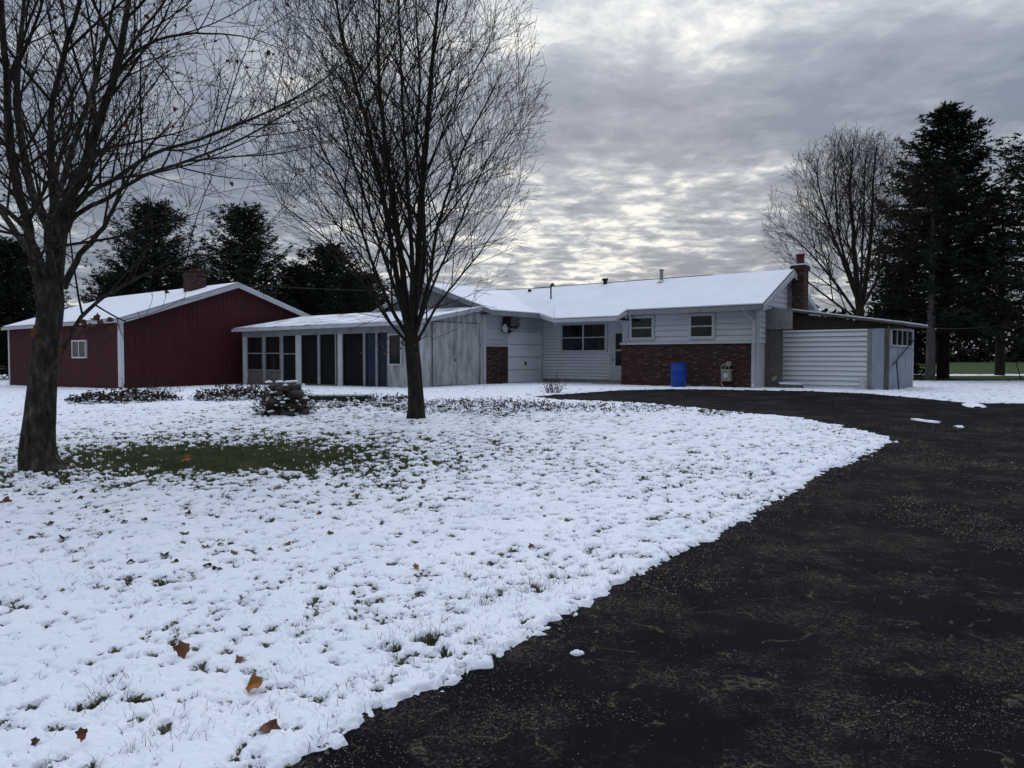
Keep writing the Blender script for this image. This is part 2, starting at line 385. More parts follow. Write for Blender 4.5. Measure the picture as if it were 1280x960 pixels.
Y,K=np.meshgrid(ys,ks,indexing='ij'); X=Y*K
T,thr,L,s_=snow_thick(X,Y)
fc=grid_faces(*X.shape)
keep=T.ravel()[fc].max(1)>-.004
V=np.stack([X,Y,terrain(X,Y)+T],-1).reshape(-1,3)
thin=np.clip((.12-L)*1.7,-.3,.35)+.06
thin=np.where(T<.012,thin+.12*(s_>.15),thin).ravel()
used=np.unique(fc[keep]); mp_=np.full(len(V),-1); mp_[used]=np.arange(len(used))
o=link('snow_cover',np_mesh('snow_cover',V[used],[mp_[fc[keep]]],M['snow'],True,thin[used])); tag(o,kind='structure')
# ================================================================== HOUSE
GZ=.45
H=Thing('house','long white ranch house with dark brick base and snowy roof','house',(-5.5,2.6,GZ),True)
RB,RZ=2.62,5.0
BT=2.13
MB().P(('f',0),-5.74,0,-.1,.10,GZ-.3,BT).build('brick_veneer','brick',H)
MB().P(('f',0),-5.78,.06,0,.16,BT+.002,BT+.09).build('ledge','trim',H)
MB().lap(('f',0),-5.74,-.12,BT+.09,3.5,.22,.035).build('siding','siding',H)
MB().P(('s',0),-.1,.18,0,.04,GZ-.1,3.4).build('corner_board','trim',H)
MB().P(('f',0),-.12,.045,0,.05,BT+.092,3.46).P(('f',0),-.14,.05,.105,.13,GZ-.1,BT).build('corner_board','trim',H)
w=MB()
w.box(-5.74,-.01,.01,5.24,GZ-.3,3.5); w.prism([(-.02,.02,3.4),(-.02,5.22,3.4),(-.02,RB,4.88)],(-.1,0,0))
w.box(-16,-5.74,1.12,5.24,GZ-.3,3.3); w.prism([(-16,1.12,3.3),(-16,5.2,3.3),(-16,RB,4.86),(-16,1.12,4.15)],(10.26,0,0))
w.build('wall','siding',H)
def gclip(z): 
    h=(4.86-z)/.497; return (RB-h,RB+h) if z>3.4 else (0.0,5.24)
MB().lap(('s',0),.02,5.24,BT,4.86,.2,.03,gclip).build('gable_siding','siding2',H)
MB().lap(('f',1.1),-10.8,-5.75,.62,3.28,.14,.04,gv=.02).build('recessed_wall_siding','siding2',H,label='whiter narrow siding of the recessed entry wall')
MB().P(('f',1.1),-10.79,-5.75,-.05,.07,GZ-.2,.615).P(('f',1.1),-7.5,-5.8,.07,.7,GZ-.2,.56).build('foundation','conc',H)
a0,a1=ua(704,1.1),ua(757,1.1)
window(H,('f',1.1),a0,a1,1.93,3.07,2,2,.075,'wide double window with horizontal mid rails',trim=.03)
for (p0,p1) in ((790,815),(864,890)):
    window(H,('f',0),ua(p0+.5,0),ua(p1+.5,0),2.42,3.2,1,2,.06,'small window above the brick',trim=.05)
# entry door
d0,d1=ua(766,1.1),ua(766,1.1)+1.0
dr=MB().P(('f',1.1),d0,d1,.02,.075,.6,2.78).P(('f',1.1),d0-.1,d0,.02,.09,.6,2.9).P(('f',1.1),d1,d1+.1,.02,.09,.6,2.9).P(('f',1.1),d0,d1,.02,.088,2.782,2.9).build('door','trim',H)
u0=ua(769.5,1.04); u1=u0+.62
pn=MB().P(('f',1.1),u0,u1,.07,.083,1.25,1.88).P(('f',1.1),u0,u1,.07,.083,1.95,2.65).build('pane','black',H,parent=dr)
MB().cyl((d0+.08,1.02,1.5),(d0+.08,.97,1.5),.03).build('handle','darkmetal',H,parent=dr)
# roof
FR=[[(.4,-.4,3.52),(-5.3,-.4,3.52),(-5.3,RB,RZ),(.4,RB,RZ)],
    [(-5.3,-.4,3.5205),(-5.4,-.95,3.247),(-5.4,RB,RZ+.0005),(-5.3,RB,RZ+.0005)],
    [(-5.4,-.95,3.247),(-8.6,-.95,3.247),(-10.1,.95,4.191),(-16,.95,4.191),(-16,RB,RZ),(-5.4,RB,RZ)]]
BK=[(.4,5.64,3.52),(.4,RB,RZ),(-16,RB,RZ),(-16,5.64,3.52)]
r=MB()
for q in FR+[BK]: r.slab(q[::-1],.12)
rf=r.build('roof','shingle',H)
def lift(q,d,ins=.0): return [(x,y,z+d) for x,y,z in q]
r=MB()
S1=[[(.37,-.37,3.53),(-5.32,-.37,3.53),(-5.32,RB-.03,RZ),(.37,RB-.03,RZ)],
    [(-5.32,-.37,3.53),(-5.4,-.92,3.263),(-5.4,RB-.03,RZ),(-5.32,RB-.03,RZ)],
    [(-5.4,-.92,3.263),(-8.57,-.92,3.263),(-10.05,.97,4.201),(-15.95,.97,4.201),(-15.95,RB-.03,RZ),(-5.4,RB-.03,RZ)]]
for q in S1+[[(.37,5.6,3.53),(.37,RB+.03,RZ),(-15.95,RB+.03,RZ),(-15.95,5.6,3.53)]]: r.slab(lift(q,.045)[::-1],.042)
r.build('roof_snow','rsnow',H,parent=rf)
MB().cyl((-3,RB,RZ+.03),(-12.5,RB,RZ+.03),.045,n=8).build('ridge_cap','shingle',H,parent=rf)
f=MB().box(.38,-5.3,-.44,-.4,3.33,3.50).build('gutter','fgrey',H)
f=MB()
f.prism([(-5.3,-.40,3.34),(-5.42,-.97,3.10),(-5.42,-.97,3.235),(-5.3,-.40,3.5)],(.03,-.0,0))
f.box(-5.42,-8.62,-.99,-.95,3.10,3.235)
# rake boards on right gable
for sgn in (1,-1):
    y0=RB-sgn*3.02
    f.prism([(.4,y0,3.28),(.4,RB,4.77),(.4,RB,4.985),(.4,y0,3.50)],(.03,0,0))
    f.prism([(.0,y0,3.36),(.4,y0,3.36),(.4,RB,4.85),(.0,RB,4.85)],(0,0,.015))
f.box(-5.3,.40,-.4,0,3.345,3.36); f.prism([(-8.6,-.95,3.11),(-5.42,-.95,3.11),(-5.42,1.1,3.11),(-10.2,1.1,3.11)],(0,0,.015)); pass; f.box(-5.42,-5.3,-.4,0,3.2,3.5)
f.build('fascia','trim',H)
# chimney
ch=MB().box(.2,.68,2.9,3.42,GZ,5.22).box(.15,.73,2.85,3.47,5.05,5.2).build('chimney','brick',H)
MB().box(.13,.75,2.83,3.49,5.222,5.27).build('cap','rsnow',H,parent=ch)
MB().lathe((.44,3.16,5.27),[(.15,0),(.15,.36),(.17,.36),(.17,.4)],16).build('chimney_pot','rust',H,parent=ch)
# roof vents
def roofz(b): return 3.52+(b+.4)*.497
a=ua(826,2.3); MB().cyl((a,2.3,roofz(2.3)-.05),(a,2.3,5.42),.075).cyl((a,2.3,5.36),(a,2.3,5.42),.11).cyl((a,2.3,roofz(2.3)-.02),(a,2.3,roofz(2.3)+.1),.2,.08).build('vent_pipe','galv',H,label='tall galvanised vent pipe near the ridge')
a=ua(756,2.5); MB().cyl((a,2.5,roofz(2.5)-.1),(a,2.5,5.2),.09).cyl((a,2.5,5.14),(a,2.5,5.24),.14).build('vent_pipe','darkmetal',H,label='short dark capped vent')
a=ua(662,2.2); MB().cyl((a,2.2,4.4),(a,2.2,4.94),.05).cyl((a,2.2,4.86),(a,2.2,4.96),.09).build('vent_pipe','darkmetal',H,label='small dark vent above the garage')
# downspouts
MB().pipe([(-.35,-.42,3.4),(-.3,-.30,3.2),(-.06,-.12,2.95),(-.03,-.16,2.6),(-.03,-.19,2.2),(-.03,-.19,.62),(.0,-.32,.5)],.05,8).build('downspout','trim',H,label='white downspout at the right front corner')
MB().pipe([(-5.15,-.42,3.36),(-5.2,-.25,3.2),(-5.38,-.06,3.1),(-5.5,-.06,2.9),(-5.5,-.06,2.36),(-5.4,-.06,2.3)],.045,8).build('downspout','trim',H,label='short curved downspout above the brick by the entry')
# service mast
b=1.15; a=ua(688.5,b); mz=zz(359,a,b)
MX=(a,b,mz)
ms=MB().cyl((a,b,3.3),(a,b,mz),.035).pipe([(a,b,mz),(a+.03,b,mz+.1),(a+.1,b,mz+.14),(a+.16,b,mz+.05)],.05).build('service_mast','darkmetal',H)
MB().cyl((a,b,3.62),(a,b,3.8),.12,.05).build('flashing','galv',H,parent=ms)
# ================================================================== GARAGE WING
GA=-10.8; GF=-2.95
G=Thing('garage_wing','white garage wing with brick pier and sectional garage door','garage',(-14.3,-1,GZ),True)
w=MB(); w.box(-17.8,-10.81,-2.94,1.09,GZ-.5,3.6)
w.prism([(-17.8,-2.94,3.6),(-10.81,-2.94,3.6),(-14.3,-2.94,4.8)],(0,.1,0)); w.build('wall','siding',G)
MB().ribs(('f',GF),-17.8,-10.83,2.9,lambda u:4.86-abs(u+14.3)*.3405,.2,.012,.02).build('gable_boards','greyboards',G)
bz=2.08
MB().P(('s',GA),GF+.0,ub(633,GA),-.05,.09,GZ-.3,bz).build('brick_pier','brick',G)
MB().P(('s',GA),GF,ub(633.5,GA),0,.12,bz+.002,bz+.06).build('ledge','trim',G)
g0,g1=ub(634,GA),ub(676,GA)
MB().lap(('s',GA),GF,g0,bz+.06,3.55,.24,.022).lap(('s',GA),g0,1.08,2.86,3.55,.24,.022).build('siding','siding',G)
MB().P(('s',GA),g0-.09,g0,0,.06,GZ,2.86).P(('s',GA),g1,g1+.1,0,.06,GZ,2.86).P(('s',GA),g0-.09,g1+.1,0,.07,2.78,2.88).build('door_trim','trim',G)
d=MB()
hh=(2.775-.47)/4
for k in range(4):
    z0=.47+k*hh; d.P(('s',GA),g0+.005,g1-.005,.0,.03,z0+.02,z0+hh-.02)
    d.P(('s',GA),g0+.005,g1-.005,.0,.012,z0-.0,z0+.012) if k else None
    for q in range(2): d.P(('s',GA),g0+.01,g1-.01,.03,.036,z0+.06+q*hh/2,z0+.06+q*hh/2+.12)
gd=d.build('garage_door','siding2',G,label='white sectional garage door')
MB().P(('s',GA),(g0+g1)/2-.03,(g0+g1)/2+.03,.03,.09,1.25,1.42).build('handle','darkmetal',G,parent=gd)
def gr(a): return 5.0-(abs(a+14.3))*.3405
r=MB()
r.slab([(-10.1,-3.25,gr(-10.1)),(-10.1,3.0,gr(-10.1)),(-14.3,3.0,5.0),(-14.3,-3.25,5.0)],.12)
r.slab([(-14.3,-3.25,5.0),(-14.3,3.0,5.0),(-18.5,3.0,gr(-18.5)),(-18.5,-3.25,gr(-18.5))],.12)
rf=r.build('roof','shingle',G)
r=MB()
r.slab([(-10.13,-3.22,gr(-10.13)+.05),(-10.13,3.0,gr(-10.13)+.05),(-14.3,3.0,5.05),(-14.3,-3.22,5.05)],.045)
r.slab([(-14.3,-3.22,5.05),(-14.3,3.0,5.05),(-18.47,3.0,gr(-18.47)+.05),(-18.47,-3.22,gr(-18.47)+.05)],.045)
r.build('roof_snow','rsnow',G,parent=rf)
f=MB()
f.prism([(-10.08,-3.25,gr(-10.1)-.17),(-14.3,-3.25,4.80),(-14.3,-3.25,4.99),(-10.08,-3.25,gr(-10.1)-.01)],(0,-.03,0))
f.prism([(-18.52,-3.25,gr(-10.1)-.17),(-14.3,-3.25,4.80),(-14.3,-3.25,4.99),(-18.52,-3.25,gr(-10.1)-.01)],(0,-.03,0))
f.box(-10.1,-10.06,-3.28,.95,3.38,3.56); f.box(-10.8,-10.1,-3.24,.95,3.42,3.435)
f.build('fascia','fgrey',G)
# snow filled valley where the garage roof meets the house roof
A_,C_,D_,E_=(-8.58,-.93,3.30),(-10.1,.0,gr(-10.1)+.05),(-10.05,.97,4.25),(-11.9,.9,gr(-11.9)+.055)
cv=MB().slab([A_,D_,C_],.05).slab([C_,D_,E_],.05).build('valley_snow','rsnow',G,parent=rf)
MB().prism([(A_[0],A_[1]-.01,3.10),(C_[0],C_[1],3.40),(C_[0],C_[1],3.57),(A_[0],A_[1]-.01,3.24)],(-.02,-.03,0)).build('valley_fascia','trim',G)
# air conditioner
y0,y1=ub(634,GA+.3),ub(645,GA+.3)
A=Thing('air_conditioner','dark box air conditioner jutting from the wall above the garage door','air conditioner',(GA+.3,(y0+y1)/2,2.93),True)
MB().P(('s',GA),y0,y1,.03,.5,2.95,3.36).build('casing','darkmetal',A)
g=MB()
for k in range(7): g.P(('s',GA),y0+.03,y1-.03,.5,.51,2.99+k*.05,3.01+k*.05)
g.build('grille','galv',A); MB().pipe([(GA+.02,y0+.1,2.7),(GA+.45,y0+.1,2.93),(GA+.02,y0+.1,2.93)],.02).pipe([(GA+.02,y1-.1,2.7),(GA+.45,y1-.1,2.93),(GA+.02,y1-.1,2.93)],.02).build('bracket','darkmetal',A)
# wall lamp and dish
yy=ub(626,GA); A=Thing('satellite_dish','small pale round dish on the siding left of the air conditioner','dish',(GA+.1,yy,2.72),True)
n=20; d=MB(); vs=[(GA+.22,yy,2.88)]; fs=[]
for rr,oo in ((.08,.0),(.14,-.02),(.18,-.04)):
    vs+=[(GA+.22-oo,yy+rr*math.cos(2*math.pi*i/n),2.88+rr*math.sin(2*math.pi*i/n)) for i in range(n)]
fs=[(0,1+i,1+(i+1)%n) for i in range(n)]
for k in range(2): fs+=[(1+k*n+i,1+(k+1)*n+i,1+(k+1)*n+(i+1)%n,1+k*n+(i+1)%n) for i in range(n)]
d.add(vs,fs); d.build('reflector','siding2',A,smooth=True); MB().pipe([(GA+.02,yy,2.75),(GA+.2,yy,2.86)],.02).pipe([(GA+.26,yy,2.68),(GA+.5,yy,2.8)],.012).build('arm','darkmetal',A)
yy=ub(632.5,GA); A=Thing('wall_lamp','small dark floodlight on the wall at the garage door corner','lamp',(GA+.05,yy,2.75),True)
MB().P(('s',GA),yy-.05,yy+.05,.02,.07,2.75,2.85).build('bracket','darkmetal',A)
MB().cyl((GA+.07,yy,2.8),(GA+.24,yy,2.74),.05,.09,10).build('lamp_shade','darkmetal',A)
# ================================================================== PORCH
PF=-6.78; PL=-23.5; PA=-10.76
PR=Thing('enclosed_porch','long low screened porch with white posts and shed roof','porch',(-17,-5,.25),True)
def pz(b): return 3.07+(b-PF)*.185
w=MB()
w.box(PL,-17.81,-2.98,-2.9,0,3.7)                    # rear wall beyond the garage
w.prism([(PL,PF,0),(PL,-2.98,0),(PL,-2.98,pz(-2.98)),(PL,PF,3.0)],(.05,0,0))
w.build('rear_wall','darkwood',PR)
MB().box(PL,PA-.05,PF-.04,-2.99,-.1,.40).build('floor','conc',PR)
# plywood side with two doors
MB().prism([(PA,PF,.2),(PA,GF+.0,.2),(PA,GF+.0,pz(GF)-.03),(PA,PF,3.0)],(-.06,0,0)).build('plywood_wall','plywood',PR,label='weathered white plywood side wall')
b0,b1,b2=ub(540,PA),ub(569.5,PA),ub(599,PA)
zt=3.02
for (u0,u1) in ((b0+.01,b1-.01),(b1+.01,b2-.01)):
    dd=MB().P(('s',PA),u0,u1,.002,.035,.5,zt)
    dd.build('door','plywood',PR,label='weathered plywood door leaf')
tr=MB()
for u in (b0,b2): MB().P(('s',PA),u-.02,u+.02,.0,.04,.45,zt+.03).build('door_frame','woodgrey',PR)
MB().P(('s',PA),b1-.009,b1+.009,.0,.012,.5,zt).build('door_seam','darkwood',PR); MB().P(('s',PA),b0,b2,.0,.03,zt+.005,zt+.03).build('door_head','woodgrey',PR)
tr.P(('s',PA),GF-.16,GF-.02,0,.06,.3,pz(GF)-.05).build('corner_board','trim',PR); tr=MB()
tr.P(('s',PA),PF,PF+.12,0,.05,.2,2.98)
tr.build('corner_board','trim',PR)
MB().cyl((PA+.03,b1-.08,1.5),(PA+.09,b1-.08,1.5),.03).build('latch','darkmetal',PR)
# front: posts, beams, panes
fr=('f',PF)
U=lambda p: ua(p,PF)
zb=.42; zt=2.62
post=[(305,310),(329.5,332.5),(351.5,354.5),(371,377.5),(397.5,400.5),(419.5,421),(423.5,429),(454.5,457),(470,472.5),(484.5,487)]
for i,(p0,p1) in enumerate(post):
    t=(i in(0,3,6)); MB().P(fr,U(p0),U(p1),0 if t else -.02,.06 if t else .03,zb-.3 if t else zb,zt+.002).build('post','trim' if t else 'fgrey',PR)
MB().P(fr,PL-.02,PA,-.05,.05,zt,2.93).build('beam','fgrey',PR)
MB().P(fr,PL,U(487),-.05,.045,.15,zb).build('sill_beam','woodgrey',PR)
def panes(p0,p1,z0,z1,m,nm='opening_panel',lb=None): MB().P(fr,U(p0),U(p1),-.06,-.045,z0,z1).build(nm,m,PR,label=lb)
for (p0,p1) in ((310,329.5),(332.5,351.5)):
    window(PR,('f',PF+.04),U(p0)+.04,U(p1)-.04,1.02,zt-.03,1,2,.035,'porch window with a mid rail',frame='fgrey')
MB().P(fr,U(310),U(351.5),-.04,.0,zb,.98).build('panel','woodgrey',PR,label='bare grey board panel under the porch windows')
for (p0,p1) in ((354.5,371),(377.5,397.5),(400.5,419.5),(429,454.5)): panes(p0,p1,zb,zt,'screen_shade')  # black sheets across screen door and openings, interior shade put into their colour
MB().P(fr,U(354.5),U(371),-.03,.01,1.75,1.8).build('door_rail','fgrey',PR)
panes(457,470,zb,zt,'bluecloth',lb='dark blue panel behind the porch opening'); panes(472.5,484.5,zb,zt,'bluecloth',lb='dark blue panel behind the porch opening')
MB().P(fr,U(487),PA,-.06,.03,.2,zt-.002).build('plywood_wall','plywood',PR)
window(PR,('f',PF-.03),U(489),U(503),1.35,2.5,1,1,.05,'small dark window in the white porch panel')
# things seen in the porch
r=MB()
r.slab([(PL-.4,PF-.35,pz(PF-.35)),(PA+.12,PF-.35,pz(PF-.35)),(PA+.12,GF,pz(GF)),(PL-.4,GF,pz(GF))],.08)
rf=r.build('roof','greyboards',PR)
r=MB().slab([(PL-.36,PF-.30,pz(PF-.3)+.045),(PA+.10,PF-.30,pz(PF-.3)+.045),(PA+.10,GF,pz(GF)+.045),(PL-.36,GF,pz(GF)+.045)],.04)
r.build('roof_snow','psnow',PR,parent=rf)
MB().box(PL-.42,PA+.14,PF-.38,PF-.35,pz(PF-.35)-.13,pz(PF-.35)-.005).prism([(PA+.12,PF-.35,pz(PF-.35)-.13),(PA+.12,GF,pz(GF)-.13),(PA+.12,GF,pz(GF)-.01),(PA+.12,PF-.35,pz(PF-.35)-.01)],(.025,0,0)).build('fascia','trim',PR)
# ================================================================== SIDE SHED
SB=1.5; SA=ua(1110,SB); SL=ua(978.5,SB); SBK=SB+3.4
SH=Thing('side_shed','white lean-to shed with clapboard front and windowed side doors','shed',(2,3,GZ),True)
def sr(a): return 3.5-(a)*.153
a84=ua(1084,SB); zf=2.62
w=MB().box(SL,SA-.03,SB+.01,SBK,GZ-.3,zf-.02); w.build('wall','siding',SH)
MB().lap(('f',SB),SL,a84,GZ-.05,zf,.178,.05,gv=.022).build('clapboard_front','siding2',SH)
MB().P(('f',SB),a84,a84+.06,0,.05,GZ-.1,zf).P(('f',SB),a84+.06,a84+.13,0,.02,GZ-.1,zf).build('corner_board','fgrey',SH)
a90,a04=ua(1090,SB),ua(1105,SB)
dr=MB().P(('f',SB),a90,a04,0,.03,GZ-.05,zf).build('door','bluegrey',SH,label='blue grey painted narrow door panel')
MB().P(('f',SB),a04,SA+.03,0,.035,GZ-.1,zf).P(('f',SB),a04+.02,a04+.06,.035,.05,GZ,zf-.2).build('corner_post','woodgrey',SH)
MB().P(('s',SA),SB+.03,SBK,-.03,.0,GZ-.2,zf+.08).build('side_wall','bluegrey',SH)
pl=('s',SA); q=(SBK-SB)/3
for k in range(3):
    MB().P(pl,SB+.06+k*q,SB+.03+(k+1)*q-.03,.002,.03,GZ,1.95).build('side_door','bluegrey',SH,label='pale grey vertical board door leaf')
window(SH,pl,SB+.15,SBK-.35,2.05,2.58,4,1,.05,'row of four small panes high in the side wall')
MB().P(pl,SBK-.12,SBK+.02,0,.05,GZ-.1,zf+.05).build('corner_board','trim',SH)
# triangular infill under the roof
MB().prism([(ua(990,SB+.08),SB+.08,zf),(SA+.4,SB+.08,zf-.02),(SA+.4,SB+.08,sr(SA+.4)-.1),(ua(990,SB+.08),SB+.08,sr(.9)-.1)],(0,.04,0)).build('gable_infill','darkwood',SH)
r=MB().slab([(.02,SB-.1,sr(0)),(.02,SBK+.3,sr(0)),(SA+.5,SBK+.3,sr(SA+.5)),(SA+.5,SB-.1,sr(SA+.5))],.07); rf=r.build('roof','woodgrey',SH)
MB().slab([(.05,SB-.08,sr(0)+.05),(.05,SBK+.28,sr(0)+.05),(SA+.47,SBK+.28,sr(SA+.47)+.05),(SA+.47,SB-.08,sr(SA+.47)+.05)],.045).build('roof_snow','rsnow',SH,parent=rf)
MB().P(('f',SB-.12),-.0,SA+.5,0,.001,9,9.001) # (no part)
MB().P(('f',.8),.0,ua(978,.8),-.03,.0,GZ-.1,2.62).build('plywood_panel','woodgrey',SH,label='bare grey plywood panel beside the house corner')
MB().ribs(('f',.8),.0,ua(990,.8),2.64,lambda u:3.42,.12,.02,.02).build('corrugated_panel','fgrey',SH,label='grey corrugated panel above the plywood')
MB().P(('f',.8),-.02,ua(990,.8)+.02,-.02,.03,2.62,2.66).build('cross_rail','woodgrey',SH)
MB().cyl((.42,.76,.85),(.42,.60,.80),.09,.07,12).build('outlet_pipe','galv',SH)
# brace on side doors, post leaning
p0=HF(SA+.1,SB+.25,1.35); p1=HF(SA+.1,SBK-.1,2.3)
T_=Thing('brace_pole','thin dark pole leaning diagonally across the shed side doors','pole',HF(SA+.12,SB+.25,1.35))
MB().cyl(p0,p1,.022,n=8).build('pole','darkmetal',T_)
b_=HF(SA+.35,SB+.1,0); g=tz(b_.x,b_.y)
T_=Thing('stake','short dark stake standing by the shed corner','stake',(b_.x,b_.y,g))
MB().cyl((b_.x,b_.y,g-.1),(b_.x-.12,b_.y,g+1.05),.022,n=8).build('rod','darkmetal',T_)
# wire out of shed toward right
# ================================================================== BARN
BA,BB=-24.52,-12.23; BL,BW=14.6,11.25; BE=3.41; BR=5.35
BN=Thing('barn','dark red ribbed metal barn with snowy gable roof','barn',(BA-7,BB+5.6,0),True)
mid=BB+BW/2
def bt(u): return BE+(BR-.12-BE)*(1-abs(u-mid)/(BW/2))
MB().ribs(('f',BB),BA-BL,BA,-.6,lambda u:BE,.23,.022,.035).build('front_wall','red',BN)
MB().ribs(('s',BA),BB,BB+BW,-.4,bt,.23,.022,.035).build('gable_wall','red',BN)
w=MB().box(BA-BL+.02,BA-.06,BB+.06,BB+BW-.02,-.6,BE-.05); w.build('inner_wall','darkwood',BN)
MB().P(('f',BB),BA-.2,BA+.06,0,.06,-.3,BE).P(('s',BA),BB-.05,BB+.1,-.01,.055,-.3,BE).build('corner_trim','siding2',BN); MB().P(('f',BB),BA-BL-.02,BA-BL+.14,0,.05,-.6,BE).build('corner_trim','siding2',BN)
r=MB()
def brz(b): return BR-(abs(b-mid))*((BR-BE)/(BW/2))
ov=.35
r.slab([(BA+ov,BB-.25,brz(BB-.25)),(BA+ov,mid,BR),(BA-BL-ov,mid,BR),(BA-BL-ov,BB-.25,brz(BB-.25))],.10)
r.slab([(BA+ov,mid,BR),(BA+ov,BB+BW+.25,brz(BB-.25)),(BA-BL-ov,BB+BW+.25,brz(BB-.25)),(BA-BL-ov,mid,BR)],.10)
rf=r.build('roof','shingle',BN)
r=MB()
r.slab([(BA+ov-.04,BB-.2,brz(BB-.2)+.05),(BA+ov-.04,mid,BR+.05),(BA-BL-ov+.04,mid,BR+.05),(BA-BL-ov+.04,BB-.2,brz(BB-.2)+.05)],.045)
r.slab([(BA+ov-.04,mid,BR+.05),(BA+ov-.04,BB+BW+.2,brz(BB-.2)+.05),(BA-BL-ov+.04,BB+BW+.2,brz(BB-.2)+.05),(BA-BL-ov+.04,mid,BR+.05)],.045)
r.build('roof_snow','rsnow',BN,parent=rf)
f=MB()
for sgn in (-1,1):
    yb=mid+sgn*(BW/2+.27)
    f.prism([(BA+ov,yb,brz(yb)-.24),(BA+ov,mid,BR-.24),(BA+ov,mid,BR-.01),(BA+ov,yb,brz(yb)-.01)],(.04,0,0))
f.box(BA-BL-ov,BA+ov,BB-.29,BB-.25,brz(BB-.25)-.16,brz(BB-.25)-.01)
f.build('fascia','trim',BN)
window(BN,('f',BB),ua(93,BB),ua(109,BB),zz(446,ua(100,BB),BB),zz(427,ua(100,BB),BB),2,1,.07,'small white framed window in the red wall',frame='siding2')
ca,cb=BA-.9,0
cb=mid-.75
ca=ua(245,cb)
ch=MB().box(ca-.42,ca+.42,cb-.4,cb+.4,4.6,6.0).box(ca-.46,ca+.46,cb-.44,cb+.44,5.82,5.95).build('chimney','brick',BN)
MB().lathe((ca,cb,6.0),[(.16,0),(.16,.2)],12).build('flue','rust',BN,parent=ch)
# power line
tubes_w=[]
def wire(name,p,q,sag,label,r=.012,n=24):
    pts=[Vector(p).lerp(Vector(q),i/n)-Vector((0,0,sag*4*(i/n)*(1-i/n))) for i in range(n+1)]
    c=pts[0]; m=MB()
    for a,b in zip(pts[:-1],pts[1:]): m.cyl(a-c,b-c,r,r,5,False)
    o=m.build(name,'darkmetal',None); o.location=c; tag(o,label,'wire'); return o
wire('power_line',HF(MX[0],MX[1],MX[2]-.03),HF(BA+.38,mid,5.3),.25,'thin dark wire strung from the roof mast to the barn gable')
wire('clothes_line',HF(SA+.52,SB+.2,sr(SA+.5)-.1),at(1285,399,40),.25,'thin pale wire running from the shed eave to the right edge pine')
# ================================================================== small things at the house
p=gp(848,484.5)
B=Thing('barrel','bright blue plastic barrel standing against the brick wall','barrel',p)
MB().lathe(p,[(.27,0),(.29,.03),(.29,.28),(.305,.30),(.29,.32),(.29,.60),(.305,.62),(.29,.64),(.29,.88),(.27,.92)],28).build('body','barrel',B,smooth=True)
MB().lathe(p+Vector((0,0,.92)),[(.27,0),(.29,.01),(.29,.03),(.25,.03)],28).cyl(p+Vector((.12,0,.94)),p+Vector((.12,0,.98)),.04).build('lid','barrel',B)
a0=ua(906,0)
T_=Thing('gas_meter','beige gas meter with pipes mounted on the brick wall','meter',(a0+.2,-.3,GZ+.2),True)
MB().box(a0+.04,a0+.36,-.34,-.14,.72,1.12).box(a0+.0,a0+.40,-.36,-.12,1.10,1.16).build('body','meter',T_)
MB().cyl((a0+.2,-.35,.93),(a0+.2,-.37,.93),.09).build('dial','trim',T_)
MB().pipe([(a0+.08,-.24,.3),(a0+.08,-.24,.5),(a0-.02,-.24,.6),(a0-.02,-.24,1.3),(a0+.12,-.24,1.36),(a0+.12,-.24,1.16)],.022).pipe([(a0+.28,-.24,1.16),(a0+.28,-.24,1.4),(a0+.28,-.08,1.45)],.022).build('pipe','galv',T_)
MB().cyl((a0+.26,-.3,1.36),(a0+.26,-.18,1.36),.10).build('regulator','meter',T_)
p=HF(.9,.95); g=tz(p.x,p.y)
T_=Thing('splash_block','low stone block with snow lying at the shed corner','block',(p.x,p.y,g))
MB().add([tuple(Vector(p)+Vector((x,y,z+g))) for x,y,z in ((-.5,-.2,-.05),(.5,-.2,-.05),(.5,.2,-.05),(-.5,.2,-.05),(-.44,-.16,.16),(.4,-.15,.14),(.42,.15,.17),(-.4,.16,.2))],[(0,3,2,1),(4,5,6,7),(0,1,5,4),(1,2,6,5),(2,3,7,6),(3,0,4,7)]).build('stone','stone',T_)
MB().slab([(p.x-.42,p.y-.15,g+.23),(p.x+.4,p.y-.14,g+.2),(p.x+.41,p.y+.14,g+.21),(p.x-.38,p.y+.15,g+.24)],.06).build('snow_cap','rsnow',T_)
p=HF(a84-.1,SB-.25); g=tz(p.x,p.y)
T_=Thing('splash_pipe','short white drain pipe standing at the shed front','pipe',(p.x,p.y,g))
MB().cyl((p.x,p.y,g-.05),(p.x,p.y,g+.42),.1,.09,12).box(p.x-.22,p.x+.1,p.y-.12,p.y+.1,g-.02,g+.1).build('body','trim',T_)
# snow slivers on the driveway
def sliver(px0,py0,px1,py1,w,name,label):
    a=gp(px0,py0); b=gp(px1,py1); d=(b-a); L=d.length; d.normalize(); nrm=Vector((-d.y,d.x,0)); N=14; vs=[];fs=[]
    c=(a+b)/2
    for i in range(N+1):
        t=i/N; ww=w*(math.sin(math.pi*min(max(t,.02),.98))**.35)*random.uniform(.8,1.1)
        for s_,h in ((-1,-.01),(-.6,.035),(.6,.035),(1,-.01)):
            q=a+d*(L*t)+nrm*(ww*s_*.5); vs.append((q.x-c.x,q.y-c.y,tz(q.x,q.y)+.006+h*random.uniform(.7,1)-c.z))
    for i in range(N):
        for k in range(3): fs.append((4*i+k,4*i+k+1,4*i+4+k+1,4*i+4+k))
    me=bpy.data.meshes.new(name); me.from_pydata(vs,[],fs); me.materials.append(M['rsnow']); 
    o=link(name,me); o.location=c; tag(o,label,'snow'); return o
sliver(1140,524.5,1176,529.5,.22,'snow_ridge','thin straight ridge of snow lying on the asphalt')
sliver(1036,532,1054,534,.35,'snow_patch','small snow patch beside the tip of the lawn')
sliver(1213,504.5,1222,510,.6,'snow_patch','snow patch at the far kerb of the driveway on the right')
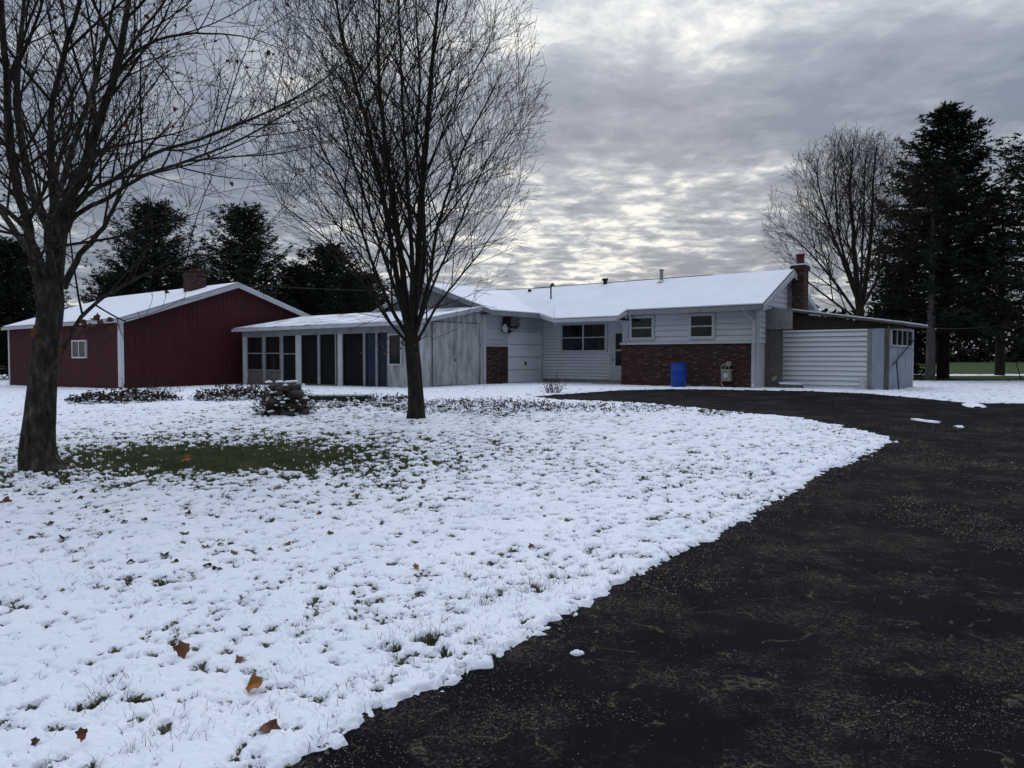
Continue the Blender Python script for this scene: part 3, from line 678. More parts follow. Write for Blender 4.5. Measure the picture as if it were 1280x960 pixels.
sliver(1194,535,1202,534,.2,'snow_patch','small snow crumb near the end of the straight snow ridge')
p=gp(721,819); m=MB(); random.seed(3)
for dx,dy,r_ in ((0,0,.026),(.022,.006,.018),(-.02,.004,.016),(.004,.016,.018)):
    m.lathe((dx,dy,0),[(r_*1.1,0),(r_,r_*.4),(r_*.6,r_*.75),(r_*.15,r_*.9)],9)
o=m.build('snow_lump','rsnow',None); o.location=(p.x,p.y,p.z+.006); tag(o,'small white snow lump alone on the black foreground asphalt','snow')
# timber edging near the porch
a=gp(384,503); b=gp(460,503)
T_=Thing('timber_ledge','low dark timber ledge topped with snow before the porch','ledge',tuple((a+b)/2))
m=MB(); d=(b-a).normalized(); n_=Vector((-d.y,d.x,0))
def obox(m,a,b,n_,w,z0,z1):
    ps=[a,b,b+n_*w,a+n_*w]; m.add([(p.x,p.y,p.z+z0) for p in ps]+[(p.x,p.y,p.z+z1) for p in ps],[(0,3,2,1),(4,5,6,7),(0,1,5,4),(1,2,6,5),(2,3,7,6),(3,0,4,7)])
obox(m,a,b,n_,.35,-.05,.18); m.build('timber','darkwood',T_)
m=MB(); obox(m,a+n_*.02,b+n_*.02,n_,.31,.182,.23); m.build('snow_cap','rsnow',T_)
# ================================================================== TUBES / TREES
class Tubes:
    def __init__(s): s.g={}
    def add(s,pts,rad,sides):
        s.g.setdefault((len(pts),sides),[]).append((pts,rad))
    def mesh(s,name,m,base,extra=None):
        Vs=[];Fs=[];off=0
        for (n,sd),L in s.g.items():
            P=np.array([p for p,_ in L],float); R=np.array([r for _,r in L],float)
            T=np.gradient(P,axis=1); T/=np.linalg.norm(T,axis=2,keepdims=True)+1e-9
            D=P[:,-1]-P[:,0]; ref=np.where(np.abs(D[:,2:3])>.8*np.linalg.norm(D,axis=1,keepdims=True),np.array([[1.,.2,0]]),np.array([[0,0.1,1.]]))
            U=np.cross(T,ref[:,None,:]); U/=np.linalg.norm(U,axis=2,keepdims=True)+1e-9; W=np.cross(T,U)
            an=np.arange(sd)*2*np.pi/sd
            V=P[:,:,None,:]+R[:,:,None,None]*(U[:,:,None,:]*np.cos(an)[None,None,:,None]+W[:,:,None,:]*np.sin(an)[None,None,:,None])
            B=len(L); V=V.reshape(-1,3)
            i=np.arange(sd); j=(i+1)%sd
            seg=np.arange(n-1)[:,None]*sd
            q=np.stack([seg+i,seg+j,seg+sd+j,seg+sd+i],-1).reshape(-1,4)
            q=(q[None]+(np.arange(B)*n*sd)[:,None,None]).reshape(-1,4)+off
            Vs.append(V);Fs.append(q);off+=len(V)
        V=np.concatenate(Vs)-np.array(base)[None]
        return np_mesh(name,V,Fs,m,True)
def smooth_path(P,R,n):
    P=np.array(P,float); R=np.array(R,float)
    t=np.linspace(0,len(P)-1,n); i=np.clip(t.astype(int),0,len(P)-2); f=t-i
    Pm=np.vstack([2*P[0]-P[1],P,2*P[-1]-P[-2]])
    out=[]
    for a,ff in zip(i,f):
        p0,p1,p2,p3=Pm[a],Pm[a+1],Pm[a+2],Pm[a+3]
        out.append(.5*((2*p1)+(-p0+p2)*ff+(2*p0-5*p1+4*p2-p3)*ff**2+(-p0+3*p1-3*p2+p3)*ff**3))
    return np.array(out),np.interp(t,np.arange(len(R)),R)
def rv(): 
    v=Vector((random.gauss(0,1),random.gauss(0,1),random.gauss(0,1))); return v.normalized()
class Tree:
    def __init__(s,env,spec): s.th=Tubes(); s.tw=Tubes(); s.env=env; s.spec=spec; s.tips=[]; s.cnt=0
    def dist_env(s,p,d):
        c,r=s.env; q=Vector(((p.x-c[0])/r[0],(p.y-c[1])/r[1],(p.z-c[2])/r[2])); e=Vector((d.x/r[0],d.y/r[1],d.z/r[2]))
        A=e.dot(e);B=2*q.dot(e);C=q.dot(q)-1; D=B*B-4*A*C
        if D<=0: return 0
        return max((-B+math.sqrt(D))/(2*A),0)
    def limb(s,P,R,n=22,sides=8,lvl=0):
        pts,rad=smooth_path(P,R,n)
        w=.012+.15*R[0]
        for k in range(1,n-1): pts[k]+=np.array([random.gauss(0,w*.35),random.gauss(0,w*.35),0])
        s.th.add(pts,rad,sides); s.kids(pts,rad,lvl+1)
    def kids(s,pts,rad,lvl):
        sp=s.spec
        if lvl>sp['max']: return
        seg=np.linalg.norm(np.diff(pts,axis=0),axis=1); L=seg.sum(); cum=np.concatenate([[0],np.cumsum(seg)])
        n=max(1,int(L*sp['dens'][lvl]))
        az=random.uniform(0,6.28)
        for k in range(n):
            t=sp['t0'][lvl]+(1-sp['t0'][lvl])*(k+random.random())/n; d=t*L
            i=min(np.searchsorted(cum,d)-1,len(seg)-1); i=max(i,0); f=(d-cum[i])/max(seg[i],1e-6)
            p=Vector(pts[i]*(1-f)+pts[i+1]*f); r0=rad[i]*(1-f)+rad[i+1]*f
            T=Vector(pts[i+1]-pts[i]).normalized()
            az+=2.4+random.uniform(-.5,.5)
            u=T.orthogonal().normalized(); w=T.cross(u); ou=(u*math.cos(az)+w*math.sin(az))
            ang=math.radians(random.uniform(*sp['ang'][lvl]))
            D=(T*math.cos(ang)+ou*math.sin(ang)); D.z+=sp.get('lift',.1)*(1 if lvl<3 else .4); D.normalize()
            mx=sp['len'][lvl]*random.uniform(.55,1.15)*(1-.55*t*(lvl>1))
            de=s.dist_env(p,D)*random.uniform(.75,1.0)
            ln=min(mx,de if lvl<3 else max(de,.25))
            if ln<.12: continue
            r=min(r0*.62,sp['rk']*ln+sp['rmin'])
            s.branch(p,D,ln,r,lvl)
    def branch(s,p,D,ln,r,lvl):
        sp=s.spec; n=[0,9,7,5,4][lvl]; st=ln/(n-1); pts=[tuple(p)]; rad=[r]; d=Vector(D); q=Vector(p)
        for k in range(1,n):
            d=(d+rv()*sp['jit']*[0,.5,.7,.9,1][lvl]+Vector((0,0,sp['up'])))
            d.normalize(); q=q+d*st; pts.append(tuple(q)); rad.append(max(r*(1-k/(n-1))**.8,sp['rmin']))
        s.cnt+=1
        pa=np.array(pts); ra=np.array(rad)
        (s.tw).add(pa,ra,5 if lvl==1 else (4 if lvl==2 else 3))
        if lvl>=3: s.tips.append((Vector(pts[-1]),d))
        s.kids(pa,ra,lvl+1)
def ppath(px,depth):
    out=[]
    for k,(x,y,*dd) in enumerate(px):
        out.append(tuple(at(x,y,depth+(dd[0] if dd else 0))))
    return out
def leaf_verts(c,s,rot,tilt):
    """small maple leaf outline: fan of pointed lobes, slightly cupped"""
    out=[(0,0,0)]; N=14; rad=[1,.66,.78,.62,.95,.6,.72,.5,.4,.5,.7,.6,.9,.66]
    for i in range(N):
        a=2*math.pi*i/N; r=rad[i]*s*random.uniform(.85,1.1); out.append((r*math.cos(a),r*math.sin(a),.25*s*math.cos(2*a+tilt)+.12*s*(r/s)**2+random.uniform(-.08,.08)*s))
    ca,sa=math.cos(rot),math.sin(rot); ct,st=math.cos(tilt),math.sin(tilt)
    vs=[]
    for x,y,z in out:
        x,y=x*ca-y*sa,x*sa+y*ca; y,z=y*ct-z*st,y*st+z*ct; vs.append((c[0]+x,c[1]+y,c[2]+z))
    return vs,[(0,1+i,1+(i+1)%N) for i in range(N)]
def make_tree(name,label,base,tree,trunkP,trunkR,barkm,leaves=None,cat='tree',flare=1.5,group=None):
    t=Thing(name,label,cat,base,group=group)
    pts,rad=smooth_path(trunkP,trunkR,26)
    for k in range(len(rad)):
        h=pts[k][2]-pts[0][2]; rad[k]*=1+(flare-1)*math.exp(-max(h,0)/.22)
    # trunk: displaced high-res tube with bark relief
    sd=28; tt=Tubes(); tt.add(pts,rad,sd)
    me=tt.mesh('trunk',M[barkm],base)
    n=len(me.vertices); co_=np.zeros(n*3,np.float32); me.vertices.foreach_get('co',co_); co_=co_.reshape(-1,3)
    cx=np.repeat(pts-np.array(base)[None],sd,axis=0); dv=co_-cx; an=np.arctan2(dv[:,1],dv[:,0])
    nz=fbm(np.cos(an)*2.2+co_[:,2]*.7+9,np.sin(an)*2.2+co_[:,2]*1.3,77,4)-.5
    co_+=dv*(nz*.28)[:,None]; me.vertices.foreach_set('co',co_.ravel()); me.update()
    tree.th_extra=None
    link('trunk',me,t.o)
    link('limbs',tree.th.mesh('limbs',M[barkm],base),t.o)
    link('crown',tree.tw.mesh('crown',M['twig'],base),t.o)
    if leaves:
        mats={}
        m=MB()
        for c,s in leaves:
            vs,fs=leaf_verts(c,s,random.uniform(0,6.28),random.uniform(-1.2,1.2)); m.add(vs,fs)
        o=m.build('dead_leaves','leafA',t)
    return t
def vtree_env(px,py,depth,rx,rzt,ry): 
    c=at(px,py,depth); return ((c.x,c.y,c.z),(rx,ry,rzt))
# ---- tree 1 (left foreground maple)
D1=10.1; b1=(T1[0],T1[1],tz(*T1)-.05)
random.seed(11)
sp1=dict(max=4,dens=[0,2.5,3.8,5.6,5.0],t0=[0,.14,.12,.15,.2],ang=[0,(30,62),(30,60),(30,65),(30,70)],len=[0,2.4,1.15,.5,.26],rk=.009,rmin=.0030,jit=.15,up=.035,lift=.12)
e1=vtree_env(95,60,D1,4.6,4.3,3.6)
t1=Tree(e1,sp1)
limbs1=[
 ([(58,400),(45,330,-.1),(35,285,-.2),(18,220,-.4),(10,140,-.5),(6,60,-.7),(0,-60,-.9),(-6,-180,-1)],[.13,.11,.095,.085,.07,.055,.035,.012]),
 ([(64,380),(76,290,0),(84,255,.0),(101,215,.1),(127,144,.2),(148,79,.3),(160,0,.4),(170,-100,.5),(185,-200,.5)],[.16,.135,.12,.10,.085,.07,.055,.03,.01]),
 ([(64,360),(62,292,.3),(40,240,.6),(22,140,.9),(24,69,1.0),(31,0,1.2),(40,-120,1.3)],[.12,.10,.085,.07,.055,.04,.012]),
 ([(68,345),(70,280,-.3),(64,200,-.5),(65,140,-.6),(82,60,-.8),(100,0,-.9),(120,-90,-1)],[.10,.08,.06,.052,.045,.035,.01]),
 ([(84,290),(93,262),(115,215,.2),(120,150,.5),(118,80,.9),(126,0,1.2),(130,-90,1.4)],[.05,.045,.038,.03,.025,.02,.008]),
 ([(82,275),(110,243,-.2),(144,223,-.4),(192,192,-.7),(247,175,-1),(309,151,-1.2),(385,113,-1.4),(440,70,-1.5)],[.05,.042,.038,.032,.026,.02,.014,.005]),
 ([(80,285),(105,262,.1),(137,247,.3),(179,220,.6),(240,199,.9),(309,170,1.1),(370,135,1.3),(440,105,1.5)],[.055,.045,.04,.034,.028,.022,.014,.005]),
 ([(230,202,.8),(290,196,.9),(360,190,1.0),(440,166,1.1)],[.022,.018,.013,.004]),
 ([(80,360),(98,322,-.1),(118,298,-.2),(135,275,-.3),(150,240,-.4),(182,190,-.6),(215,150,-.8)],[.07,.055,.045,.038,.03,.02,.008]),
 ([(76,440),(98,401,-.3),(131,371,-.6),(184,342,-.9),(230,322,-1.2),(290,318,-1.4),(350,318,-1.5)],[.045,.038,.03,.022,.016,.010,.004]),
 ([(138,110,.2),(160,75,0),(192,52,-.3),(240,42,-.6),(300,45,-.8),(350,60,-1)],[.04,.034,.026,.02,.012,.004]),
 ([(150,80,.3),(172,45,.6),(206,0,.9),(240,-60,1.2),(270,-120,1.4)],[.035,.03,.025,.016,.006]),
 ([(60,350),(40,300,-.9),(10,265,-1.5),(-60,220,-2.2),(-140,170,-2.6)],[.06,.05,.04,.025,.008]),
 ([(66,345),(60,290,-1.0),(80,220,-1.9),(110,130,-2.4),(140,20,-2.7),(160,-80,-2.8)],[.08,.06,.05,.035,.02,.008]),
 ([(66,345),(80,290,1.0),(70,220,1.9),(90,130,2.4),(60,20,2.9),(50,-80,3.0)],[.08,.06,.05,.035,.02,.008]),
 ([(54,340),(20,290,.4),(-30,220,.9),(-90,130,1.2),(-140,20,1.4)],[.08,.06,.05,.035,.01]),
]
for P,R in limbs1: t1.limb(ppath(P,D1),[r*.68 for r in R])
tr1=ppath([(47,600),(48,570),(49,530),(54,470),(60,420),(64,375),(66,335)],D1)
tr1[0]=(b1[0]+.02,b1[1],b1[2]-.05)
lv=[]
sel=random.sample(t1.tips,min(600,len(t1.tips)))
for p,d in sel:
    if random.random()<.8: lv.append((tuple(p-Vector((0,0,.03))),random.uniform(.022,.045)))
for px,py in ((97,412),(103,402),(110,408),(128,404),(135,400),(140,412),(146,407),(40,416),(45,410),(72,438),(50,428),(230,140*2),(225,270),(235,300),(120,398),(103,420)):
    lv.append((tuple(at(px+random.uniform(-4,4),py,D1-.5+random.uniform(-.1,.1))),random.uniform(.055,.085)))
tm=make_tree('maple_tree','thick bare maple nearest the camera with a few clinging brown leaves',b1,t1,tr1,[.215,.205,.19,.16,.15,.155,.08],'bark',lv,flare=1.35)
# ---- tree 2 (centre, vase shaped)
D2=16.7; b2=(T2[0],T2[1],tz(*T2)-.05)
random.seed(23)
sp2=dict(max=4,dens=[0,2.6,2.9,4.2,2.4],t0=[0,.10,.12,.12,.15],ang=[0,(30,56),(22,42),(24,45),(25,50)],len=[0,4.4,1.9,.85,.30],rk=.0055,rmin=.0038,jit=.065,up=.022,lift=.06)
e2=vtree_env(500,150,D2,3.25,5.0,3.1)
t2=Tree(e2,sp2)
limbs2=[
 ([(511,425),(500,365),(488,300,-.2),(475,225,-.4),(460,160,-.5),(440,90,-.6),(425,30,-.7),(414,-60,-.8),(405,-150,-.8)],[.10,.085,.075,.065,.055,.045,.035,.02,.006]),
 ([(512,415),(503,335),(491,250,.3),(481,180,.5),(473,90,.6),(474,0,.7),(474,-100,.8),(470,-190,.8)],[.105,.09,.08,.065,.05,.035,.02,.006]),
 ([(514,410),(515,335,-.3),(511,260,-.6),(507,200,-.8),(503,130,-1),(500,60,-1.1),(495,-60,-1.2),(490,-160,-1.2)],[.09,.065,.055,.045,.035,.028,.016,.006]),
 ([(516,412),(523,330,0),(526,250,.1),(533,180,.2),(538,100,.2),(545,30,.3),(555,-70,.4),(560,-170,.4)],[.12,.10,.09,.075,.06,.045,.025,.006]),
 ([(517,405),(530,330,.5),(528,250,.9),(520,180,1.2),(525,100,1.4),(520,0,1.6),(525,-120,1.7)],[.08,.065,.055,.045,.035,.022,.006]),
 ([(519,415),(536,355,-.2),(545,295,-.3),(558,245,-.4),(578,190,-.4),(602,140,-.5),(628,90,-.5)],[.08,.055,.045,.035,.028,.018,.005]),
 ([(512,425),(488,383,.2),(470,340,.4),(452,290,.5),(430,240,.6),(400,180,.7),(370,130,.8),(345,80,.9)],[.07,.055,.045,.038,.03,.022,.014,.005]),
 ([(511,430),(485,400,-.4),(455,355,-.8),(425,315,-1.1),(385,280,-1.3),(345,250,-1.4)],[.05,.042,.033,.024,.015,.005]),
 ([(520,430),(545,385,.3),(570,352,.6),(600,315,.8),(630,270,.9),(655,225,1)],[.045,.036,.028,.02,.012,.005]),
 ([(515,418),(505,350,1.2),(500,280,2.0),(490,190,2.5),(485,90,2.8)],[.06,.045,.035,.02,.006]),
 ([(515,418),(525,350,-1.1),(520,280,-1.9),(540,190,-2.4),(545,90,-2.7)],[.06,.045,.035,.02,.006]),
 ([(519,420),(540,360,-.7),(570,290,-1.2),(600,220,-1.5),(630,160,-1.7)],[.05,.038,.028,.018,.005]),
 ([(512,415),(480,320,-.6),(450,230,-1.2),(425,140,-1.5),(400,50,-1.6)],[.06,.045,.035,.02,.005]),
]
limbs2.append(([(512,436),(500,428,-.2),(486,424,-.4),(472,430,-.5)],[.02,.014,.009,.004])); limbs2.append(([(517,436),(526,424,-.2),(536,420,-.3),(545,426,-.4)],[.02,.013,.008,.004]))
for P,R in limbs2[:9]+limbs2[11:]: t2.limb(ppath(P,D2),[r*.74 for r in R])
tr2=ppath([(521,530),(520,500),(518,465),(515,430),(514,400)],D2); tr2[0]=(b2[0],b2[1],b2[2]-.05)
lv=[(tuple(at(495+random.gauss(0,18),432+random.gauss(0,8),D2-.4+random.uniform(-.3,.3))),random.uniform(.03,.045)) for k in range(26)]
lv+=[(tuple(p),random.uniform(.02,.03)) for p,d in random.sample(t2.tips,30)]
make_tree('maple_tree','bare upright maple with many steep stems standing before the porch',b2,t2,tr2,[.185,.175,.16,.15,.12],'bark2',lv,flare=1.3)
# low shoots with leaves on tree 2's fork are in its limbs
# ---- right bare tree
D3=38; p3=at(1075,470,D3); b3=(p3.x,p3.y,tz(p3.x,p3.y)-.1)
random.seed(31)
sp3=dict(max=4,dens=[0,1.7,2.4,3.2,3.4],t0=[0,.16,.12,.12,.15],ang=[0,(22,42),(20,45),(22,45),(25,50)],len=[0,5.2,2.6,1.2,.6],rk=.007,rmin=.0062,jit=.11,up=.035,lift=.10)
e3=vtree_env(1058,285,D3,4.1,4.9,4.0)
t3=Tree(e3,sp3)
for P,R in [
 ([(1075,400),(1070,340),(1066,280),(1062,230),(1068,170)],[.2,.16,.11,.07,.012]),
 ([(1074,400),(1085,330,.5),(1090,270,.8),(1092,220,1),(1098,168,1.1)],[.18,.13,.1,.06,.012]),
 ([(1073,380),(1055,330,-.5),(1040,290,-1),(1025,240,-1.4),(1018,200,-1.6)],[.13,.1,.07,.045,.01]),
 ([(1073,395),(1045,355,.5),(1020,325,1),(995,300,1.3),(975,290,1.4)],[.1,.08,.055,.035,.01]),
 ([(1072,370),(1050,300,1.5),(1045,240,2.2),(1042,180,2.6)],[.1,.07,.05,.01]),
 ([(1075,390),(1095,350,-1),(1110,300,-1.6),(1118,240,-2)],[.1,.07,.05,.01]),
 ([(1073,400),(1035,372,-1),(1005,350,-1.8),(975,335,-2.2)],[.08,.06,.04,.01]),
 ([(1075,380),(1078,310,-1.8),(1080,240,-2.6),(1082,180,-2.9)],[.1,.07,.05,.01]),
]: t3.limb(ppath(P,D3),[r*.78 for r in R])
tr3=[b3]+ppath([(1075,440),(1075,400),(1074,370)],D3)
make_tree('bare_tree','tall bare vase shaped tree rising behind the shed',b3,t3,tr3,[.30,.25,.21,.14],'bark2',flare=1.3)
# ---- leafless background trees? conifers
def conifer(name,label,base,height,rad,crown0=.1,seed=1,nb=230,droop=.25,dens=1.0,mat_='needle',trunk_r=.25,trunkm='bark2',fine=1.0,prof=None,group=None,lean=0,rr=(.72,1.12)):
    random.seed(seed); rng=np.random.default_rng(seed)
    t=Thing(name,label,'tree',base,group=group); B=Vector(base)
    tb=Tubes(); n=14
    pts=np.array([(B.x+lean*(i/(n-1))**2,B.y,B.z+height*i/(n-1)*.985) for i in range(n)]); tb.add(pts,np.array([trunk_r*(1-i/(n-1))**.85+.01 for i in range(n)]),10)
    link('trunk',tb.mesh('trunk',M[trunkm],base),t.o)
    bt_=Tubes(); tris=[]
    for k in range(nb):
        u=(k+random.random())/nb; h=crown0+(1-crown0)*(u**.85)
        R=rad*(prof(h) if prof else (1-h)**.75)*random.uniform(*rr)+.12
        az=k*2.39996+random.uniform(-.4,.4)
        m_=7; P=[]
        up0=(.35 if h>.8 else .12)+random.uniform(-.12,.2)
        for i in range(m_):
            s=i/(m_-1); r=R*s
            P.append((B.x+lean*h*h+math.cos(az)*r, B.y+math.sin(az)*r, B.z+h*height+R*(up0*s-droop*s*s*1.4+.18*s**4)))
        P=np.array(P); bt_.add(P,np.linspace(.03+.012*R,.008,m_),4)
        # twig sprays
        ns=int((6+R*9)*dens)
        for j in range(ns):
            s=random.uniform(.18,1.0)**.8; i=min(int(s*(m_-1)),m_-2); f=s*(m_-1)-i; c=P[i]*(1-f)+P[i+1]*f
            side=random.choice((-1,1)); a=az+side*random.uniform(.4,1.25)
            L=(.22+.35*R*(1-s)*.6)*random.uniform(.6,1.2)
            d=np.array([math.cos(a),math.sin(a),random.uniform(-.35,.40)]); c=c+np.array([random.gauss(0,.07),random.gauss(0,.07),random.gauss(0,.05+.035*R)])
            tris.append((c,d,L))
        tris.append((P[-1],np.array([math.cos(az),math.sin(az),.15]),.3)); 
    C=np.array([x[0] for x in tris]); D=np.array([x[1] for x in tris]); L=np.array([x[2] for x in tris])
    Vs=[]
    K=int(7*fine)
    for q in range(K):
        s=(q+.5)/K
        o=C+D*(L*s)[:,None]*1.0
        dv=D+rng.normal(0,.55,D.shape); dv[:,2]+=.12; dv/=np.linalg.norm(dv,axis=1,keepdims=True)
        ln=rng.uniform(.12,.26,len(L))[:,None]/math.sqrt(fine); sdv=np.cross(dv,rng.normal(0,1,D.shape)); sdv/=np.linalg.norm(sdv,axis=1,keepdims=True)+1e-9
        wd=.035/math.sqrt(fine)
        Vs.append(np.stack([o-sdv*wd,o+sdv*wd,o+dv*ln],1))
    V=np.concatenate(Vs).reshape(-1,3)-np.array(base)[None]
    crown=link('crown',np_mesh('crown',V,[np.arange(len(V)).reshape(-1,3)],M[mat_]),t.o)
    link('boughs',bt_.mesh('boughs',M['bark2'],base),t.o)
    return t
def gb(px,Y,dz=-.1): 
    p=at(px,447,Y); return (p.x,p.y,tz(p.x,p.y)+dz)
def spprof(h):
    return np.interp(h,[0,.12,.25,.45,.62,.8,.93,1],[.75,.95,1,.95,.78,.50,.22,.02])
conifer('spruce_tree','tallest dark pointed evergreen standing beyond the shed',gb(1179,42),14.8,4.1,.14,5,260,.05,1.25,'needle',.32,'bark2',prof=spprof,rr=(.45,1.22))
conifer('pine_tree','grey trunked pine just left of the tallest evergreen',gb(1163,38.5),11.0,2.9,.22,6,100,.15,1.0,'needle2',.24,'barkpine',prof=lambda h:float(np.interp(h,[0,.2,.5,.8,1],[.5,1,1,.6,.05])))
conifer('pine_tree','broad dark pine filling the right edge of the view',gb(1300,37),11.6,5.2,.12,8,120,-.08,1.0,'needle2',.3,'barkpine',prof=spprof)
conifer('pine_tree','further dark pine seen between the right edge pine and tallest evergreen',gb(1250,49),11.6,3.4,.2,9,60,-.05,.8,'needle',.3,'bark2',prof=spprof)
conifer('pine_tree','small low evergreen behind the shed roof left of the grey trunk',gb(1118,44),6.0,2.4,.05,10,120,.25,1.0,'needle2',.15,'bark2')
# left evergreens behind barn
for i,(px,Y,h,r,lab,sd) in enumerate([(14,58,10.2,3.6,'dark evergreen at the left edge behind the barn',41),(150,62,8.2,2.8,'lower evergreen behind the barn left slope',42),(196,58,12.9,4.0,'tallest of the evergreens behind the barn',43),(252,64,8.0,2.2,'narrow evergreen right behind the barn chimney',44),(308,58,12.5,3.4,'evergreen directly behind the barn ridge',45),(372,62,8.6,2.8,'evergreen behind the right slope of the barn',46),(412,60,9.9,3.2,'evergreen above the porch roof',47),(452,66,8.3,3.2,'lowest evergreen nearest the garage gable',48),(-70,58,11.5,3.8,'evergreen just outside the left of the barn',49)]):
    conifer('evergreen_tree',lab,gb(px,Y),h,r*1.12,.02,sd,300,-.12,1.15,'needle',.22,'bark2',fine=.8,rr=(.5,1.15),prof=lambda q:float(np.interp(q,[0,.15,.4,.65,.85,1],[.85,1,.95,.78,.50,.12])),group='evergreens behind the barn')
# ---- far woodland
random.seed(5); rng=np.random.default_rng(5)
N=40000
xw=rng.uniform(-260,330,N); yw=190+rng.uniform(0,25,N); hh=11.5+3.5*fbm(xw*.06,yw*0,91,4)+2.5*(fbm(xw*.35,yw*0+3,92,2)-.5)
hh=hh*np.where(xw>60,1.0,.85)
zw=rng.uniform(0,1,N)**1.1*hh+.1
c=np.stack([xw,yw,zw],-1); V=np.stack([c+rng.normal(0,.8,(N,3)) for _ in range(3)],1).reshape(-1,3)
tb=Tubes()
o=link('distant_woodland',np_mesh('distant_woodland',V,[np.arange(3*N).reshape(-1,3)],M['wood_far'])); tag(o,'dark band of distant woodland across the green field','woodland',kind='stuff')
# small young saplings on the field
p=gp(1276,474)
T_=Thing('sapling','thin leaning sapling at the far edge of the right lawn','sapling',p); m=MB().cyl(p,(p.x-.35,p.y,p.z+1.2),.025,.012,6); m.cyl((p.x-.2,p.y,p.z+.7),(p.x-.4,p.y,p.z+.85),.01,.005,5); m.build('stem','twig',T_)
# ================================================================== STONE PILE, SHRUBS, WEEDS
random.seed(61)
pc=gp(350,521)
def rock_mesh(s):
    m=MB(); n=8; vs=[(0,0,-.5)]; 
    for lat in (-.6,.1,.7):
        for i in range(n):
            a=2*math.pi*i/n; r=math.cos(lat)*random.uniform(.75,1.1); vs.append((r*math.cos(a)*.62,r*math.sin(a)*.5,math.sin(lat)*.5))
    vs.append((0,0,.42)); fs=[(0,1+(i+1)%n,1+i) for i in range(n)]
    for k in range(2): fs+=[(1+k*n+i,1+k*n+(i+1)%n,1+(k+1)*n+(i+1)%n,1+(k+1)*n+i) for i in range(n)]
    fs+=[(1+2*n+i,1+2*n+(i+1)%n,len(vs)-1) for i in range(n)]
    me=bpy.data.meshes.new('stone'); me.from_pydata([(x*s,y*s,z*s) for x,y,z in vs],[],fs); me.materials.append(M['stone']); me.materials.append(M['rsnow'])
    return me
rocks=[rock_mesh(1) for _ in range(5)]
SP=Thing('stone_pile','rough round heap of dark stones dusted with snow before the porch','stones',tuple(pc))
for k in range(80):
    lay=k//16; a=random.uniform(0,6.28); R=(.52-.06*lay)*math.sqrt(random.uniform(.35,1))
    o=link('stone',rocks[k%5],SP.o); o.location=(R*math.cos(a),.45+R*math.sin(a)*.85,.06+lay*.15+random.uniform(-.02,.03)); s=random.uniform(.17,.30); o.scale=(s,s,s*.65); o.rotation_euler=(random.uniform(-.3,.3),random.uniform(-.3,.3),random.uniform(0,6.28))
m=MB()
for k in range(22):
    a=random.uniform(0,6.28); R=random.uniform(.0,.5); z=pc.z+random.choice((.25,.4,.55,.72,.8)); c=(pc.x+R*math.cos(a),pc.y+.45-abs(R*math.sin(a))*.9,z); s=random.uniform(.03,.08)
    m.lathe((c[0],c[1],c[2]),[(s*1.2,0),(s,.03),(s*.4,.045)],7)
m.build('snow_patches','rsnow',SP)
def shrub(name,label,c,rx,ry,h,n,seed,leafp=.5,snow=.1,cat='shrub',upr=.5,lsz=(.02,.05)):
    random.seed(seed); t=Thing(name,label,cat,tuple(c)); tb=Tubes(); lf=MB(); sn=MB(); ns=0
    for k in range(n):
        a=random.uniform(0,6.28); R=math.sqrt(random.random()); x=c.x+rx*R*math.cos(a); y=c.y+ry*R*math.sin(a); z=tz(x,y)
        hh=h*random.uniform(.4,1)*(1-.5*R); d=Vector((random.gauss(0,.5),random.gauss(0,.5),upr+random.random())).normalized()
        p=[Vector((x,y,z-.02))]
        for i in range(4): d=(d+rv()*.35).normalized(); p.append(p[-1]+d*hh/4)
        tb.add(np.array([tuple(q) for q in p]),np.array([.007,.006,.005,.004,.003]),3)
        for q in p[1:]:
            if random.random()<leafp:
                for _ in range(2):
                    c_=q+rv()*.06; s=random.uniform(*lsz); u=rv(); w=u.orthogonal().normalized(); lf.add([c_-u*s,c_+w*s*.5,c_+u*s,c_-w*s*.5],[(0,1,2,3)])
            if random.random()<snow: 
                s=random.uniform(.03,.08); ns+=1
                sn.lathe((q.x,q.y,max(q.z*.5+z*.5,z+.03)),[(s*.5,-.015),(s,.0),(s*.8,.02),(s*.3,.03)],6)
    link('stems',tb.mesh('stems',M['weeds'],tuple(c)),t.o)
    if lf.v: lf.build('leaves','weeds',t)
    if ns: sn.build('snow_clumps','rsnow',t)
    return t
shrub('shrub','wide low snowy shrub bed along the barn corner',gp(155,503),1.55,1.3,.6,460,71,.7,.5,lsz=(.03,.075))
shrub('shrub','thin bare twiggy bush against the red barn wall',gp(190,492),1.2,.4,1.5,80,72,.3,0,upr=1.0)
shrub('shrub','loose dark bush left of the stone heap',gp(292,500),1.1,1.2,.8,300,73,.6,.3,lsz=(.03,.07))
shrub('shrub','small bush growing on top of the stone heap',pc+Vector((0,.45,.5)),.65,.45,1.2,230,74,.7,.12,lsz=(.02,.045))
shrub('weed_bed','bed of snowy dead weeds right of the timber ledge',gp(450,502),1.8,1.6,.35,220,75,.6,.3,'weeds',lsz=(.03,.06))
shrub('weed_bed','strip of brown dead weeds at the far edge of lawn',gp(600,510),2.3,2.0,.32,330,76,.6,.12,'weeds',lsz=(.02,.045))
shrub('weed_bed','sparse dead weeds between lawn and driveway end',gp(730,512),2.6,1.2,.22,260,77,.4,.05,'weeds')
shrub('weed_bed','tuft of dark weeds at the lawn tip edge',gp(890,517),.5,.4,.2,60,78,.3,.0,'weeds')
for px,lab in ((685,'left dried flower stalk in the snow before the garage'),(690.5,'middle dried flower stalk in the snow before the garage'),(697.5,'right dried flower stalk in the snow before the garage')):
    shrub('flower_stalk',lab,gp(px,492),.06,.06,.9,14,int(px),.6,.0,'plant',2.5,(.02,.04))
